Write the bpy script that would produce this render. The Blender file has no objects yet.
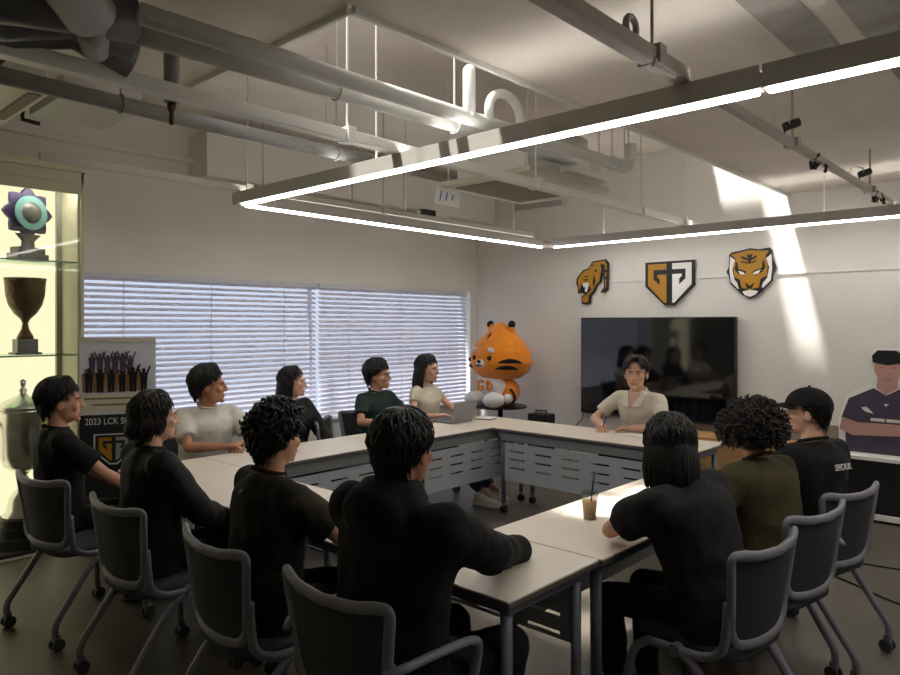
import bpy, bmesh, math, random
from mathutils import Vector, Matrix, noise
R = math.radians
PI = math.pi
sc = bpy.context.scene
col = sc.collection
rnd = random.Random(7)
V = Vector

# ------------------------------------------------------------------ materials
def lin(c):
    out = []
    for v in c:
        v /= 255.0
        out.append(v / 12.92 if v <= 0.04045 else ((v + 0.055) / 1.055) ** 2.4)
    return (*out, 1.0)

def mat(name, rgb, rough=0.6, metal=0.0, bump=0.0, bscale=30.0, vary=0.0, vscale=6.0, spec=0.5, sheen=0.0, stretch=None):
    m = bpy.data.materials.new(name); m.use_nodes = True
    nt = m.node_tree; n = nt.nodes; l = nt.links
    b = n['Principled BSDF']
    b.inputs['Base Color'].default_value = lin(rgb)
    b.inputs['Roughness'].default_value = rough
    b.inputs['Metallic'].default_value = metal
    b.inputs['Specular IOR Level'].default_value = spec
    if sheen: b.inputs['Sheen Weight'].default_value = sheen
    tc = n.new('ShaderNodeTexCoord')
    src = tc.outputs['Object']
    if stretch:
        mp = n.new('ShaderNodeMapping'); mp.inputs['Scale'].default_value = stretch
        l.new(src, mp.inputs['Vector']); src = mp.outputs['Vector']
    if vary:
        t = n.new('ShaderNodeTexNoise'); t.inputs['Scale'].default_value = vscale; t.inputs['Detail'].default_value = 6
        l.new(src, t.inputs['Vector'])
        r = n.new('ShaderNodeValToRGB')
        c = lin(rgb)
        r.color_ramp.elements[0].position = 0.3; r.color_ramp.elements[1].position = 0.7
        r.color_ramp.elements[0].color = tuple(x * (1 - vary) for x in c[:3]) + (1,)
        r.color_ramp.elements[1].color = tuple(min(1, x * (1 + vary)) for x in c[:3]) + (1,)
        l.new(t.outputs['Fac'], r.inputs['Fac']); l.new(r.outputs['Color'], b.inputs['Base Color'])
    if bump:
        t = n.new('ShaderNodeTexNoise'); t.inputs['Scale'].default_value = bscale; t.inputs['Detail'].default_value = 4
        l.new(src, t.inputs['Vector'])
        bp = n.new('ShaderNodeBump'); bp.inputs['Strength'].default_value = bump; bp.inputs['Distance'].default_value = 0.01
        l.new(t.outputs['Fac'], bp.inputs['Height']); l.new(bp.outputs['Normal'], b.inputs['Normal'])
    return m

def emit(name, rgb, s):
    m = bpy.data.materials.new(name); m.use_nodes = True
    nt = m.node_tree; nt.nodes.clear()
    e = nt.nodes.new('ShaderNodeEmission'); e.inputs['Color'].default_value = lin(rgb); e.inputs['Strength'].default_value = s
    o = nt.nodes.new('ShaderNodeOutputMaterial'); nt.links.new(e.outputs[0], o.inputs[0])
    return m

def glass(name, rgb, refl=0.06, alpha_tint=True):
    m = bpy.data.materials.new(name); m.use_nodes = True
    nt = m.node_tree; nt.nodes.clear()
    t = nt.nodes.new('ShaderNodeBsdfTransparent'); t.inputs['Color'].default_value = lin(rgb)
    g = nt.nodes.new('ShaderNodeBsdfGlossy'); g.inputs['Roughness'].default_value = 0.03
    x = nt.nodes.new('ShaderNodeMixShader'); x.inputs[0].default_value = refl
    o = nt.nodes.new('ShaderNodeOutputMaterial')
    nt.links.new(t.outputs[0], x.inputs[1]); nt.links.new(g.outputs[0], x.inputs[2]); nt.links.new(x.outputs[0], o.inputs[0])
    return m

def slat_mat(name, rgb, trans):
    m = bpy.data.materials.new(name); m.use_nodes = True
    nt = m.node_tree; nt.nodes.clear()
    d = nt.nodes.new('ShaderNodeBsdfDiffuse'); d.inputs['Color'].default_value = lin(rgb)
    t = nt.nodes.new('ShaderNodeBsdfTranslucent'); t.inputs['Color'].default_value = lin(rgb)
    x = nt.nodes.new('ShaderNodeMixShader'); x.inputs[0].default_value = trans
    o = nt.nodes.new('ShaderNodeOutputMaterial')
    nt.links.new(d.outputs[0], x.inputs[1]); nt.links.new(t.outputs[0], x.inputs[2]); nt.links.new(x.outputs[0], o.inputs[0])
    return m

M = {}
M['wall'] = mat('painted_wall', (225, 221, 214), 0.85, bump=0.08, bscale=60, vary=0.04, vscale=1.5)
M['ceil'] = mat('painted_concrete', (222, 214, 203), 0.9, bump=0.25, bscale=14, vary=0.07, vscale=2.0)
M['deck'] = mat('ceiling_stain_grey', (158, 154, 147), 0.9, vary=0.25, vscale=4)  # grey of the painted ceiling shadow bands, also the vent backing
M['floor'] = mat('floor_vinyl', (98, 92, 81), 0.45, bump=0.05, bscale=90, vary=0.12, vscale=3.0)
M['white_paint'] = mat('white_paint', (225, 223, 216), 0.45)
M['pipe_white'] = mat('pipe_white', (222, 222, 218), 0.5, bump=0.2, bscale=25)
M['pipe_grey'] = mat('pipe_grey', (150, 150, 148), 0.6, bump=0.4, bscale=30)
M['rail'] = mat('rail_cream', (196, 190, 178), 0.5)
M['rail_grey'] = mat('rail_grey', (172, 162, 152), 0.5)
M['led_up'] = emit('led_uplight', (255, 251, 246), 6.5)  # added glow that lifts the ceiling
M['alu'] = mat('aluminium', (178, 174, 166), 0.45, 0.1)
M['led'] = emit('led_strip', (255, 252, 248), 13.0)
M['foil'] = mat('foil', (222, 224, 226), 0.36, 0.5, bump=1.0, bscale=18)
M['duct_dark'] = mat('duct_dark', (92, 92, 92), 0.5, 0.4, bump=1.0, bscale=12)
M['ac_cream'] = mat('ac_cream', (205, 198, 180), 0.5)
M['ac_brown'] = mat('ac_brown', (128, 112, 92), 0.7)
M['black'] = mat('black_plastic', (18, 18, 19), 0.45)
M['dark'] = mat('dark_gap', (30, 29, 28), 0.8)
M['slat'] = slat_mat('blind_slat', (222, 216, 222), 0.30)
M['cord'] = mat('blind_cord', (225, 225, 228), 0.8)
M['winframe'] = mat('window_frame', (205, 208, 214), 0.4)
M['pane'] = glass('window_pane', (235, 242, 250), 0.05)
M['cabglass'] = glass('cabinet_glass', (252, 253, 250), 0.012)
M['shelfglass'] = glass('shelf_glass', (228, 240, 232), 0.12)
M['shelfedge'] = mat('shelf_edge', (120, 150, 135), 0.2)
M['cab'] = mat('cabinet_cream', (214, 208, 180), 0.5)
M['cabgrey'] = mat('cabinet_post_grey', (160, 158, 150), 0.4)
M['cablit'] = emit('cabinet_backlight', (255, 245, 205), .56)
M['table'] = mat('table_laminate', (240, 229, 213), 0.38, vary=0.02, vscale=8)
M['edge'] = mat('table_edge', (96, 92, 92), 0.5)
M['steel'] = mat('table_steel', (172, 178, 184), 0.45, 0.0)
M['steel_dark'] = mat('table_rail', (122, 125, 128), 0.5, 0.0)
M['leg_blue'] = mat('table_leg', (112, 116, 132), 0.4, 0.1)
M['chair'] = mat('chair_frame_grey', (130, 131, 141), 0.45)
M['chair_tube'] = mat('chair_tube', (138, 139, 150), 0.35, 0.1)
M['meshback'] = mat('chair_mesh', (58, 58, 60), 0.8, bump=0.5, bscale=400)
M['seat'] = mat('chair_seat', (62, 64, 76), 0.85, bump=0.3, bscale=200)
M['rubber'] = mat('caster_rubber', (26, 26, 27), 0.6)
M['wheel_grey'] = mat('caster_grey', (70, 70, 74), 0.6)
M['tvscreen'] = mat('tv_screen', (6, 7, 12), 0.06, spec=0.9)
M['gold'] = mat('emblem_gold', (176, 126, 14), 0.5)
M['emb_white'] = mat('emblem_white', (238, 236, 232), 0.5)
M['emb_black'] = mat('emblem_black', (14, 13, 13), 0.5)
M['orange'] = mat('plush_orange', (238, 140, 24), 0.95, bump=0.5, bscale=120, vary=0.1, vscale=25, sheen=0.3)
M['plush_white'] = mat('plush_white', (228, 224, 222), 0.95, bump=0.5, bscale=120, sheen=0.3)
M['plush_black'] = mat('plush_black', (22, 22, 26), 0.95)
M['wood'] = mat('plywood', (190, 148, 96), 0.55, vary=0.18, vscale=5, stretch=(1, 1, 8))
M['greyboard'] = mat('grey_board', (150, 138, 126), 0.7)
M['skin'] = mat('skin', (205, 152, 122), 0.5, vary=0.05, vscale=12, bump=0.05, bscale=150)
M['skin_dark'] = mat('skin_tan', (186, 130, 100), 0.5, vary=0.05, vscale=12)
M['skin_light'] = mat('skin_fair', (220, 172, 145), 0.5, vary=0.04, vscale=12)
M['hair'] = mat('hair_black', (20, 17, 16), 0.42, bump=0.4, bscale=160, stretch=(1, 1, 0.15))
M['hair_brown'] = mat('hair_dark_brown', (30, 23, 19), 0.45, bump=0.4, bscale=160, stretch=(1, 1, 0.15))
M['eye_w'] = mat('eye_white', (230, 226, 220), 0.2)
M['eye_b'] = mat('eye_iris', (24, 16, 12), 0.15)
M['lip'] = mat('lips', (172, 98, 88), 0.45)
M['tee_black'] = mat('black_cotton', (11, 11, 12), 0.9, bump=0.6, bscale=14)
M['tee_black2'] = mat('black_jacket', (14, 14, 15), 0.75, bump=0.6, bscale=10)
M['hoodie'] = mat('black_fleece', (12, 12, 13), 0.95, bump=0.7, bscale=9)
M['charcoal'] = mat('charcoal_cotton', (26, 26, 28), 0.9, bump=0.6, bscale=11)
M['olive'] = mat('olive_cotton', (66, 60, 32), 0.9, bump=0.6, bscale=12)
M['white_tee'] = mat('white_cotton', (216, 212, 202), 0.9, bump=0.6, bscale=12)
M['cream_shirt'] = mat('cream_shirt', (222, 214, 196), 0.85, bump=0.4, bscale=45, vary=0.06, vscale=60)
M['cream_knit'] = mat('cream_knit', (226, 216, 196), 0.9, bump=0.5, bscale=60)
M['green_shirt'] = mat('green_jersey', (18, 44, 38), 0.8, bump=0.5, bscale=14)
M['green_black'] = mat('jersey_black', (20, 24, 24), 0.8, bump=0.5, bscale=14)
M['jeans'] = mat('blue_denim', (58, 68, 92), 0.9, bump=0.3, bscale=90, vary=0.15, vscale=12)
M['trouser'] = mat('black_trouser', (12, 12, 14), 0.9, bump=0.5, bscale=12)
M['sneaker'] = mat('white_sneaker', (215, 208, 195), 0.6)
M['shoe'] = mat('black_shoe', (22, 22, 23), 0.5)
M['sole'] = mat('shoe_sole', (70, 68, 66), 0.7)
M['paper'] = mat('paper_white', (238, 237, 232), 0.8)
M['laptop'] = mat('laptop_grey', (148, 148, 150), 0.4, 0.4)
M['silver'] = mat('polished_silver', (228, 226, 220), 0.27, 1.0)
M['bronze'] = mat('antique_bronze', (96, 78, 54), 0.35, 0.8, bump=0.8, bscale=40, vary=0.4, vscale=30)
M['purple'] = mat('award_purple', (50, 36, 78), 0.4)
M['teal'] = mat('award_teal', (112, 158, 154), 0.35)
M['award_grey'] = mat('award_grey', (110, 108, 106), 0.35, 0.6, bump=0.5, bscale=60)
M['coffee'] = mat('milk_coffee', (196, 148, 88), 0.35)
M['cup_clear'] = glass('cup_clear', (238, 238, 236), 0.08)
M['banner_black'] = mat('banner_black', (22, 22, 26), 0.6)
M['banner_black_mid'] = mat('banner_grey', (150, 150, 156), 0.6)
M['banner_white'] = mat('banner_white', (214, 214, 222), 0.6)
M['banner_tan'] = mat('banner_tan', (150, 112, 66), 0.6)
M['jersey'] = mat('standee_jersey', (72, 66, 84), 0.6)
M['st_skin'] = mat('standee_skin', (196, 152, 140), 0.6)
M['bench_black'] = mat('bench_black', (20, 20, 22), 0.55)
M['tag_blue'] = mat('tag_blue', (120, 140, 200), 0.6)
def camo():
    m = mat('camouflage_cotton', (40, 38, 28), 0.9, bump=0.6, bscale=12)
    nt = m.node_tree; n = nt.nodes; l = nt.links
    tc = n.new('ShaderNodeTexCoord'); t = n.new('ShaderNodeTexNoise'); t.inputs['Scale'].default_value = 9; t.inputs['Detail'].default_value = 2
    l.new(tc.outputs['Object'], t.inputs['Vector'])
    r = n.new('ShaderNodeValToRGB'); r.color_ramp.interpolation = 'CONSTANT'
    r.color_ramp.elements[0].color = lin((14, 13, 11)); r.color_ramp.elements[1].position = 0.5; r.color_ramp.elements[1].color = lin((30, 27, 18))
    e = r.color_ramp.elements.new(0.6); e.color = lin((52, 46, 28))
    l.new(t.outputs['Fac'], r.inputs['Fac']); l.new(r.outputs['Color'], n['Principled BSDF'].inputs['Base Color'])
    return m
M['camo'] = camo()

# ------------------------------------------------------------------ geometry helpers
def frame_of(d, up=None):
    d = V(d).normalized()
    u = V(up) if up is not None else (V((0, 0, 1)) if abs(d.z) < 0.95 else V((0, 1, 0)))
    x = d.cross(u)
    if x.length < 1e-5: x = d.cross(V((1, 0, 0)))
    x.normalize()
    return x, x.cross(d).normalized(), d

class MB:
    def __init__(s): s.v = []; s.f = []; s.mi = []; s.cur = 0
    def add(s, vs, fs):
        o = len(s.v); s.v += [V(p) for p in vs]; s.f += [tuple(i + o for i in f) for f in fs]; s.mi += [s.cur] * len(fs); return s
    def box(s, c, d, rot=None):
        x, y, z = d[0] / 2, d[1] / 2, d[2] / 2
        vs = [V((a * x, b * y, e * z)) for a in (-1, 1) for b in (-1, 1) for e in (-1, 1)]
        if rot is not None: vs = [rot @ p for p in vs]
        vs = [p + V(c) for p in vs]
        return s.add(vs, [(0, 1, 3, 2), (4, 6, 7, 5), (0, 4, 5, 1), (2, 3, 7, 6), (0, 2, 6, 4), (1, 5, 7, 3)])
    def bb(s, a, b):
        return s.box(((a[0] + b[0]) / 2, (a[1] + b[1]) / 2, (a[2] + b[2]) / 2), (abs(b[0] - a[0]), abs(b[1] - a[1]), abs(b[2] - a[2])))
    def rings(s, rs, closed=False, caps=True):
        n = len(rs[0]); vs = [p for r in rs for p in r]; fs = []
        m = len(rs)
        for i in range(m if closed else m - 1):
            j = (i + 1) % m
            for k in range(n):
                q = (k + 1) % n
                fs.append((i * n + k, i * n + q, j * n + q, j * n + k))
        if caps and not closed:
            fs.append(tuple(reversed(range(n)))); fs.append(tuple((m - 1) * n + k for k in range(n)))
        return s.add(vs, fs)
    def loft(s, secs, n=20, caps=True):
        """secs: (centre, x_axis*rx, y_axis*ry)"""
        return s.rings([[V(c) + V(ax) * math.cos(2 * PI * k / n) + V(ay) * math.sin(2 * PI * k / n) for k in range(n)] for c, ax, ay in secs], caps=caps)
    def tube(s, pts, r, n=10, closed=False, flat=1.0, up=None):
        pts = [V(p) for p in pts]; m = len(pts)
        rr = r if isinstance(r, (list, tuple)) else [r] * m
        rs = []; px = None
        for i, p in enumerate(pts):
            a = pts[(i - 1) % m] if (closed or i > 0) else p
            b = pts[(i + 1) % m] if (closed or i < m - 1) else p
            d = (b - a)
            if d.length < 1e-7: d = V((0, 0, 1))
            d.normalize()
            if px is None or up is not None:
                x, y, _ = frame_of(d, up)
            else:
                x = px - d * px.dot(d)
                if x.length < 1e-5: x, y, _ = frame_of(d)
                x.normalize(); y = d.cross(x) * -1
                y = x.cross(d)
            px = x
            rs.append([p + x * (rr[i] * math.cos(2 * PI * k / n)) + y * (rr[i] * flat * math.sin(2 * PI * k / n)) for k in range(n)])
        return s.rings(rs, closed=closed)
    def cyl(s, a, b, r, n=16, r2=None): return s.tube([a, b], [r, r2 if r2 is not None else r], n)
    def capsule(s, a, b, ra, rb, n=14, flat=1.0, up=None):
        a = V(a); b = V(b); x, y, d = frame_of(b - a, up)
        secs = []
        for t in (90, 60, 30, 0):
            secs.append((a - d * ra * math.sin(R(t)), x * (ra * max(0.03, math.cos(R(t)))), y * (ra * flat * max(0.03, math.cos(R(t))))))
        for t in (0, 30, 60, 90):
            secs.append((b + d * rb * math.sin(R(t)), x * (rb * max(0.03, math.cos(R(t)))), y * (rb * flat * max(0.03, math.cos(R(t))))))
        return s.loft(secs, n)
    def ell(s, c, r, rot=None, nu=20, nv=12):
        c = V(c); vs = []; fs = []
        rs = []
        for i in range(nv + 1):
            t = -PI / 2 + PI * i / nv
            ring = []
            for k in range(nu):
                a = 2 * PI * k / nu
                p = V((r[0] * max(1e-3, math.cos(t)) * math.cos(a), r[1] * max(1e-3, math.cos(t)) * math.sin(a), r[2] * math.sin(t)))
                if rot is not None: p = rot @ p
                ring.append(c + p)
            rs.append(ring)
        return s.rings(rs)
    def lathe(s, c, prof, n=28, axis=None):
        c = V(c); rs = []
        for (r, z) in prof:
            ring = [V((r * math.cos(2 * PI * k / n), r * math.sin(2 * PI * k / n), z)) for k in range(n)]
            if axis is not None: ring = [axis @ p for p in ring]
            rs.append([c + p for p in ring])
        return s.rings(rs)
    def prism(s, poly, o, ux, uz, depth):
        """poly in 2-D, extruded along ux x uz by depth"""
        o = V(o); ux = V(ux); uz = V(uz); w = ux.cross(uz).normalized() * depth
        n = len(poly)
        a = [o + ux * p[0] + uz * p[1] for p in poly]; b = [p + w for p in a]
        return s.add(a + b, [tuple(reversed(range(n))), tuple(range(n, 2 * n))] + [(i, (i + 1) % n, n + (i + 1) % n, n + i) for i in range(n)])
    def xf(s, mtx, start=0):
        for i in range(start, len(s.v)): s.v[i] = mtx @ s.v[i]
        return s
    def mesh(s, name):
        me = bpy.data.meshes.new(name); me.from_pydata([tuple(p) for p in s.v], [], s.f); 
        if any(s.mi):
            for p, i in zip(me.polygons, s.mi): p.material_index = i
        bm = bmesh.new(); bm.from_mesh(me); bmesh.ops.recalc_face_normals(bm, faces=bm.faces); bm.to_mesh(me); bm.free()
        return me
    def build(s, name, m, parent=None, smooth=False, bevel=0.0, sub=0, bseg=2):
        o = bpy.data.objects.new(name, s.mesh(name)); col.objects.link(o)
        for mm in (m if isinstance(m, (list, tuple)) else [m]): o.data.materials.append(mm)
        if smooth: 
            for p in o.data.polygons: p.use_smooth = True
        if bevel:
            b = o.modifiers.new('bevel', 'BEVEL'); b.width = bevel; b.segments = bseg; b.limit_method = 'ANGLE'; b.angle_limit = R(35)
        if sub:
            q = o.modifiers.new('sub', 'SUBSURF'); q.levels = sub; q.render_levels = sub
        if parent is not None: o.parent = parent
        return o

def remesh(mb, name, m, parent, voxel=0.007, smooth=3, wrinkle=0.0, wsize=0.12, extra=None, extra2=None):
    me = mb.mesh('tmp'); o = bpy.data.objects.new('tmp', me); col.objects.link(o)
    md = o.modifiers.new('r', 'REMESH'); md.mode = 'VOXEL'; md.voxel_size = voxel
    if wrinkle:
        tx = bpy.data.textures.get('folds%g' % wsize) or bpy.data.textures.new('folds%g' % wsize, 'CLOUDS')
        tx.noise_scale = wsize; tx.noise_depth = 2
        d = o.modifiers.new('d', 'DISPLACE'); d.texture = tx; d.strength = wrinkle; d.mid_level = 0.5; d.texture_coords = 'LOCAL'
    if smooth:
        q = o.modifiers.new('s', 'SMOOTH'); q.iterations = smooth; q.factor = 0.5
    dg = bpy.context.evaluated_depsgraph_get()
    nm = bpy.data.meshes.new_from_object(o.evaluated_get(dg), depsgraph=dg)
    bpy.data.objects.remove(o); bpy.data.meshes.remove(me)
    if extra is not None and extra.v:
        bm = bmesh.new(); bm.from_mesh(nm); em = extra.mesh('e'); bm.from_mesh(em); bm.to_mesh(nm); bm.free(); bpy.data.meshes.remove(em)
    nm.materials.clear(); nm.materials.append(m); nm.name = name
    for p in nm.polygons: p.use_smooth = True; p.material_index = 0
    ob = bpy.data.objects.new(name, nm); col.objects.link(ob)
    if parent is not None: ob.parent = parent
    return ob

def thing(name, label, cat, loc=(0, 0, 0), rz=0.0, group=None):
    o = bpy.data.objects.new(name, None); col.objects.link(o); o.empty_display_size = 0.1
    o.location = loc; o.rotation_euler = (0, 0, rz)
    o['label'] = label; o['category'] = cat
    if group: o['group'] = group
    return o
def tag(o, label, cat, group=None):
    o['label'] = label; o['category'] = cat
    if group: o['group'] = group
    return o
def struct(o): o['kind'] = 'structure'; return o
def part(name, mb, m, t, **k): return mb.build(name, m, t, **k)
def copy_tree(root, loc, rz, label, group=None):
    r = root.copy(); col.objects.link(r); r.location = loc; r.rotation_euler = (0, 0, rz); r['label'] = label
    if group: r['group'] = group
    for ch in root.children:
        c = ch.copy(); col.objects.link(c); c.parent = r
        for g in ch.children:
            d = g.copy(); col.objects.link(d); d.parent = c
    return r
def text(s, name, size, m, parent, loc, rot, ext=0.001, align='CENTER', sx=1.0):
    cu = bpy.data.curves.new(name, 'FONT'); cu.body = s; cu.size = size; cu.extrude = ext; cu.align_x = align; cu.align_y = 'CENTER'
    o = bpy.data.objects.new('tmp', cu); col.objects.link(o)
    dg = bpy.context.evaluated_depsgraph_get()
    me = bpy.data.meshes.new_from_object(o.evaluated_get(dg), depsgraph=dg)
    bpy.data.objects.remove(o); bpy.data.curves.remove(cu)
    me.name = name; me.materials.clear(); me.materials.append(m)
    ob = bpy.data.objects.new(name, me); col.objects.link(ob)
    ob.location = loc; ob.rotation_euler = rot; ob.scale = (sx, 1, 1); ob.parent = parent
    return ob

# ------------------------------------------------------------------ camera
cam = bpy.data.cameras.new('camera'); co = bpy.data.objects.new('camera', cam); col.objects.link(co)
co.location = (0, 0, 1.6); co.rotation_euler = (R(90), 0, math.atan(645 / 700))
cam.sensor_width = 36; cam.lens = 28.0; cam.shift_y = -12.5 / 900; cam.clip_start = 0.05
sc.camera = co

# ------------------------------------------------------------------ room shell
XW, YW, XR, YB = -5.8, 6.8, 2.4, -2.4
UP = 3.4
struct(MB().bb((XW - .2, YB - .2, -.1), (XR + .2, YW + .2, 0)).build('floor', M['floor']))
w = MB()
WY0, WY1, WZ0, WZ1 = 1.97, 6.67, 0.62, 2.02
w.bb((XW - .2, YB - .2, 0), (XW, WY0, UP)).bb((XW - .2, WY1, 0), (XW, YW + .2, UP)).bb((XW - .2, WY0, 0), (XW, WY1, WZ0)).bb((XW - .2, WY0, WZ1), (XW, WY1, UP))
struct(w.build('wall_left', M['wall']))
struct(MB().bb((XW, YW, 0), (XR, YW + .2, UP)).build('wall_back', M['wall']))
struct(MB().bb((XR, YB, 0), (XR + .2, YW, UP)).build('wall_right', M['wall']))
struct(MB().bb((XW, YB - .2, 0), (XR, YB, UP)).build('wall_front', M['wall']))
# upper ceiling with two skylight openings, and the lower slab round the raised bay
SK1 = (-2.46, -2.16, 5.97, 6.8)
SK2 = (-3.3, -2.1, 1.70, 2.50)
c = MB()
zs = (UP, UP + .15)
c.bb((XW - .2, YB - .2, zs[0]), (SK2[0], YW + .2, zs[1]))
c.bb((SK2[0], YB - .2, zs[0]), (SK2[1], SK2[2], zs[1]))
c.bb((SK2[0], SK2[3], zs[0]), (SK2[1], SK1[2], zs[1]))
c.bb((SK2[0], SK1[2], zs[0]), (-2.84, YW + .2, zs[1])).bb((-2.84, SK1[2], zs[0]), (SK1[0], 6.50, zs[1]))
c.bb((SK1[1], SK1[2], zs[0]), (SK2[1], YW + .2, zs[1]))
c.bb((SK2[1], YB - .2, zs[0]), (XR + .2, YW + .2, zs[1]))
struct(c.build('ceiling', M['ceil']))
struct(MB().bb((-2.05, YB, 2.8), (XR, YW, 3.39)).bb((-3.4, YB, 2.8), (-2.05, 1.68, 3.39)).build('ceiling_lower', M['ceil'])).name = 'ceiling_lower'
struct(MB().bb((XW, YB, 3.0), (XW + .05, YW, 3.05)).build('trim_1', M['wall'], bevel=.01))
struct(MB().bb((XW, 2.95, 2.86), (-5.5, YW, 3.24)).build('trim_2', M['wall'], bevel=.006)).name = 'trim_2'
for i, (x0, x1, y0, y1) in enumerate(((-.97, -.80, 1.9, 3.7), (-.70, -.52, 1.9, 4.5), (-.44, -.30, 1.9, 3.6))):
    struct(MB().bb((x0, y0, 2.786), (x1, y1, 2.8)).build('trim_%d' % (i + 3), M['deck'], bevel=.006))  # thin grey strips standing in for shadow bands on the lower ceiling
struct(MB().bb((-2.075, 1.66, 2.775), (-2.05, YW, 2.86)).bb((-3.4, 1.68, 2.775), (-2.05, 1.70, 2.86)).build('trim_9', M['white_paint'], bevel=.004))
struct(MB().bb((XW, YW - .015, 0), (XR, YW, .08)).build('baseboard_back', M['greyboard']))
struct(MB().bb((XW, 1.95, 0), (XW + .015, YW - .015, .08)).build('baseboard_left', M['greyboard']))
struct(MB().bb((-3.62, YW - .02, 0.08), (-1.62, YW, .72)).build('trim_8', M['greyboard'], bevel=.004))

# windows with venetian blinds
def window(i, y0, y1):
    t = struct(MB().bb((XW - .13, y0, WZ0), (XW - .09, y0 + .012, WZ1)).bb((XW - .13, y1 - .012, WZ0), (XW - .09, y1, WZ1))
               .bb((XW - .13, y0, WZ0), (XW - .09, y1, WZ0 + .05)).bb((XW - .13, y0, WZ1 - .05), (XW - .09, y1, WZ1))
               .build('window_%d' % i, M['winframe']))
    p = MB().bb((XW - .115, y0 + .01, WZ0 + .03), (XW - .11, y1 - .01, WZ1 - .03)).build('window_pane', M['pane'], t)
window(1, WY0, 4.29); window(2, 4.29, WY1)
def blind(y0, y1, label, tilt):
    t = thing('venetian_blind', label, 'blind', (XW + .02, (y0 + y1) / 2, WZ0), 0, 'white venetian blinds on the window wall')
    L = (y1 - y0) / 2 - .006
    s = MB(); z = .03; n = 0
    while z < WZ1 - WZ0 - .05:
        sag = [(-.025, -.001), (-.0125, .0022), (0, .003), (.0125, .0022), (.025, -.001)]
        ang = R(tilt)
        top = [V((a * math.cos(ang) + b * math.sin(ang), 0, -a * math.sin(ang) + b * math.cos(ang))) for a, b in sag]
        vs = []
        for yy in (-L, L):
            vs += [p + V((0, yy, z)) for p in top]
        s.add(vs, [(k, k + 1, k + 6, k + 5) for k in range(4)])
        z += .047
    part('slats', s, M['slat'], t, smooth=True)
    part('head_rail', MB().bb((-.025, -L, WZ1 - WZ0 - .045), (.025, L, WZ1 - WZ0 - .004)), M['winframe'], t, bevel=.004)
    part('bottom_rail', MB().bb((-.02, -L, .0), (.02, L, .018)), M['winframe'], t, bevel=.004)
    n = max(2, int((y1 - y0) / .62)); 
    for k in range(n):
        yy = -L + 2 * L * (k + .5) / n
        part('ladder_cord', MB().cyl((.026, yy, .01), (.026, yy, WZ1 - WZ0 - .03), .0035, 6), M['cord'], t)
blind(WY0 + .01, 4.272, 'white venetian blind at the cabinet end, behind the man in the white tee', 33)
blind(4.302, WY1 - .1, 'narrower white venetian blind next to the room corner, behind the woman in cream', 40)

# ------------------------------------------------------------------ LED pendant frame
t = thing('pendant_light', 'large rectangular pendant frame of white LED bars hung over the tables', 'light', (0, 0, 2.4))
def ledbar(a, b, nm='light_bar'):
    d = V(b) - V(a); x = V((0, 0, 1)).cross(d.normalized())
    A = V(a); B = V(b)
    m = MB(); hw = .03
    for q in (0,):
        vs = []
        for P in (A, B):
            for sx, z in ((-hw, .025), (hw, .025), (hw, .085), (-hw, .085)): vs.append(P + x * sx + V((0, 0, z)))
        m.add(vs, [(0, 1, 2, 3), (7, 6, 5, 4), (0, 4, 5, 1), (1, 5, 6, 2), (2, 6, 7, 3), (3, 7, 4, 0)])
    for q in (-1, 1):
        vs = []
        for P in (A, B):
            for sx, z in ((q * hw, .084), (q * (hw - .005), .084), (q * (hw - .005), .106), (q * hw, .106)): vs.append(P + x * sx + V((0, 0, z)))
        m.add(vs, [(0, 1, 2, 3), (7, 6, 5, 4), (0, 4, 5, 1), (1, 5, 6, 2), (2, 6, 7, 3), (3, 7, 4, 0)])
    o = part(nm, m, M['alu'], t)
    m = MB(); vs = []
    for P in (A + d.normalized() * .012, B - d.normalized() * .012):
        for sx, z in ((-.018, .012), (.018, .012), (.020, .026), (-.020, .026)): vs.append(P + x * sx + V((0, 0, z)))
    m.add(vs, [(0, 1, 2, 3), (7, 6, 5, 4), (0, 4, 5, 1), (1, 5, 6, 2), (2, 6, 7, 3), (3, 7, 4, 0)])
    part('light_strip', m, M['led'], o)
    m = MB(); vs = []
    for P in (A + d.normalized() * .03, B - d.normalized() * .03):
        for sx, z in ((-.016, .0855), (.016, .0855), (.016, .088), (-.016, .088)): vs.append(P + x * sx + V((0, 0, z)))
    m.add(vs, [(0, 1, 2, 3), (7, 6, 5, 4), (0, 4, 5, 1), (1, 5, 6, 2), (2, 6, 7, 3), (3, 7, 4, 0)])
    part('uplight_strip', m, M['led_up'], o)  # glowing strip added on the unseen bar top to brighten the ceiling
XL, YN, YF = -4.29, 2.55, 6.17
ledbar((XL + .03, YN, 0), (-.86, YN, 0)); ledbar((-.85, YN, 0), (.4, YN, 0))
ledbar((XL, YN + .03, 0), (XL, YF - .09, 0)); ledbar((XL + .09, YF, 0), (.4, YF, 0))
ledbar((.43, YN + .03, 0), (.43, YF - .03, 0))
for x, y in ((XL, YN), (XL, YF), (.43, YN), (.43, YF)):
    part('corner_joint', MB().box((x, y, .06), (.09, .09, .085)), M['rail'], t, bevel=.006)
for x, y, zt in ((XL, 4.1, UP), (XL, 5.6, UP), (-2.9, YN, UP), (-3.6, YF, UP), (-.3, YN, 2.8), (-1.6, YF, 2.8), (.43, 4.4, 2.8)):
    part('hanger_rod', MB().cyl((x, y, .09), (x, y, zt - 2.4), .005, 8), M['white_paint'], t)

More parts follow.
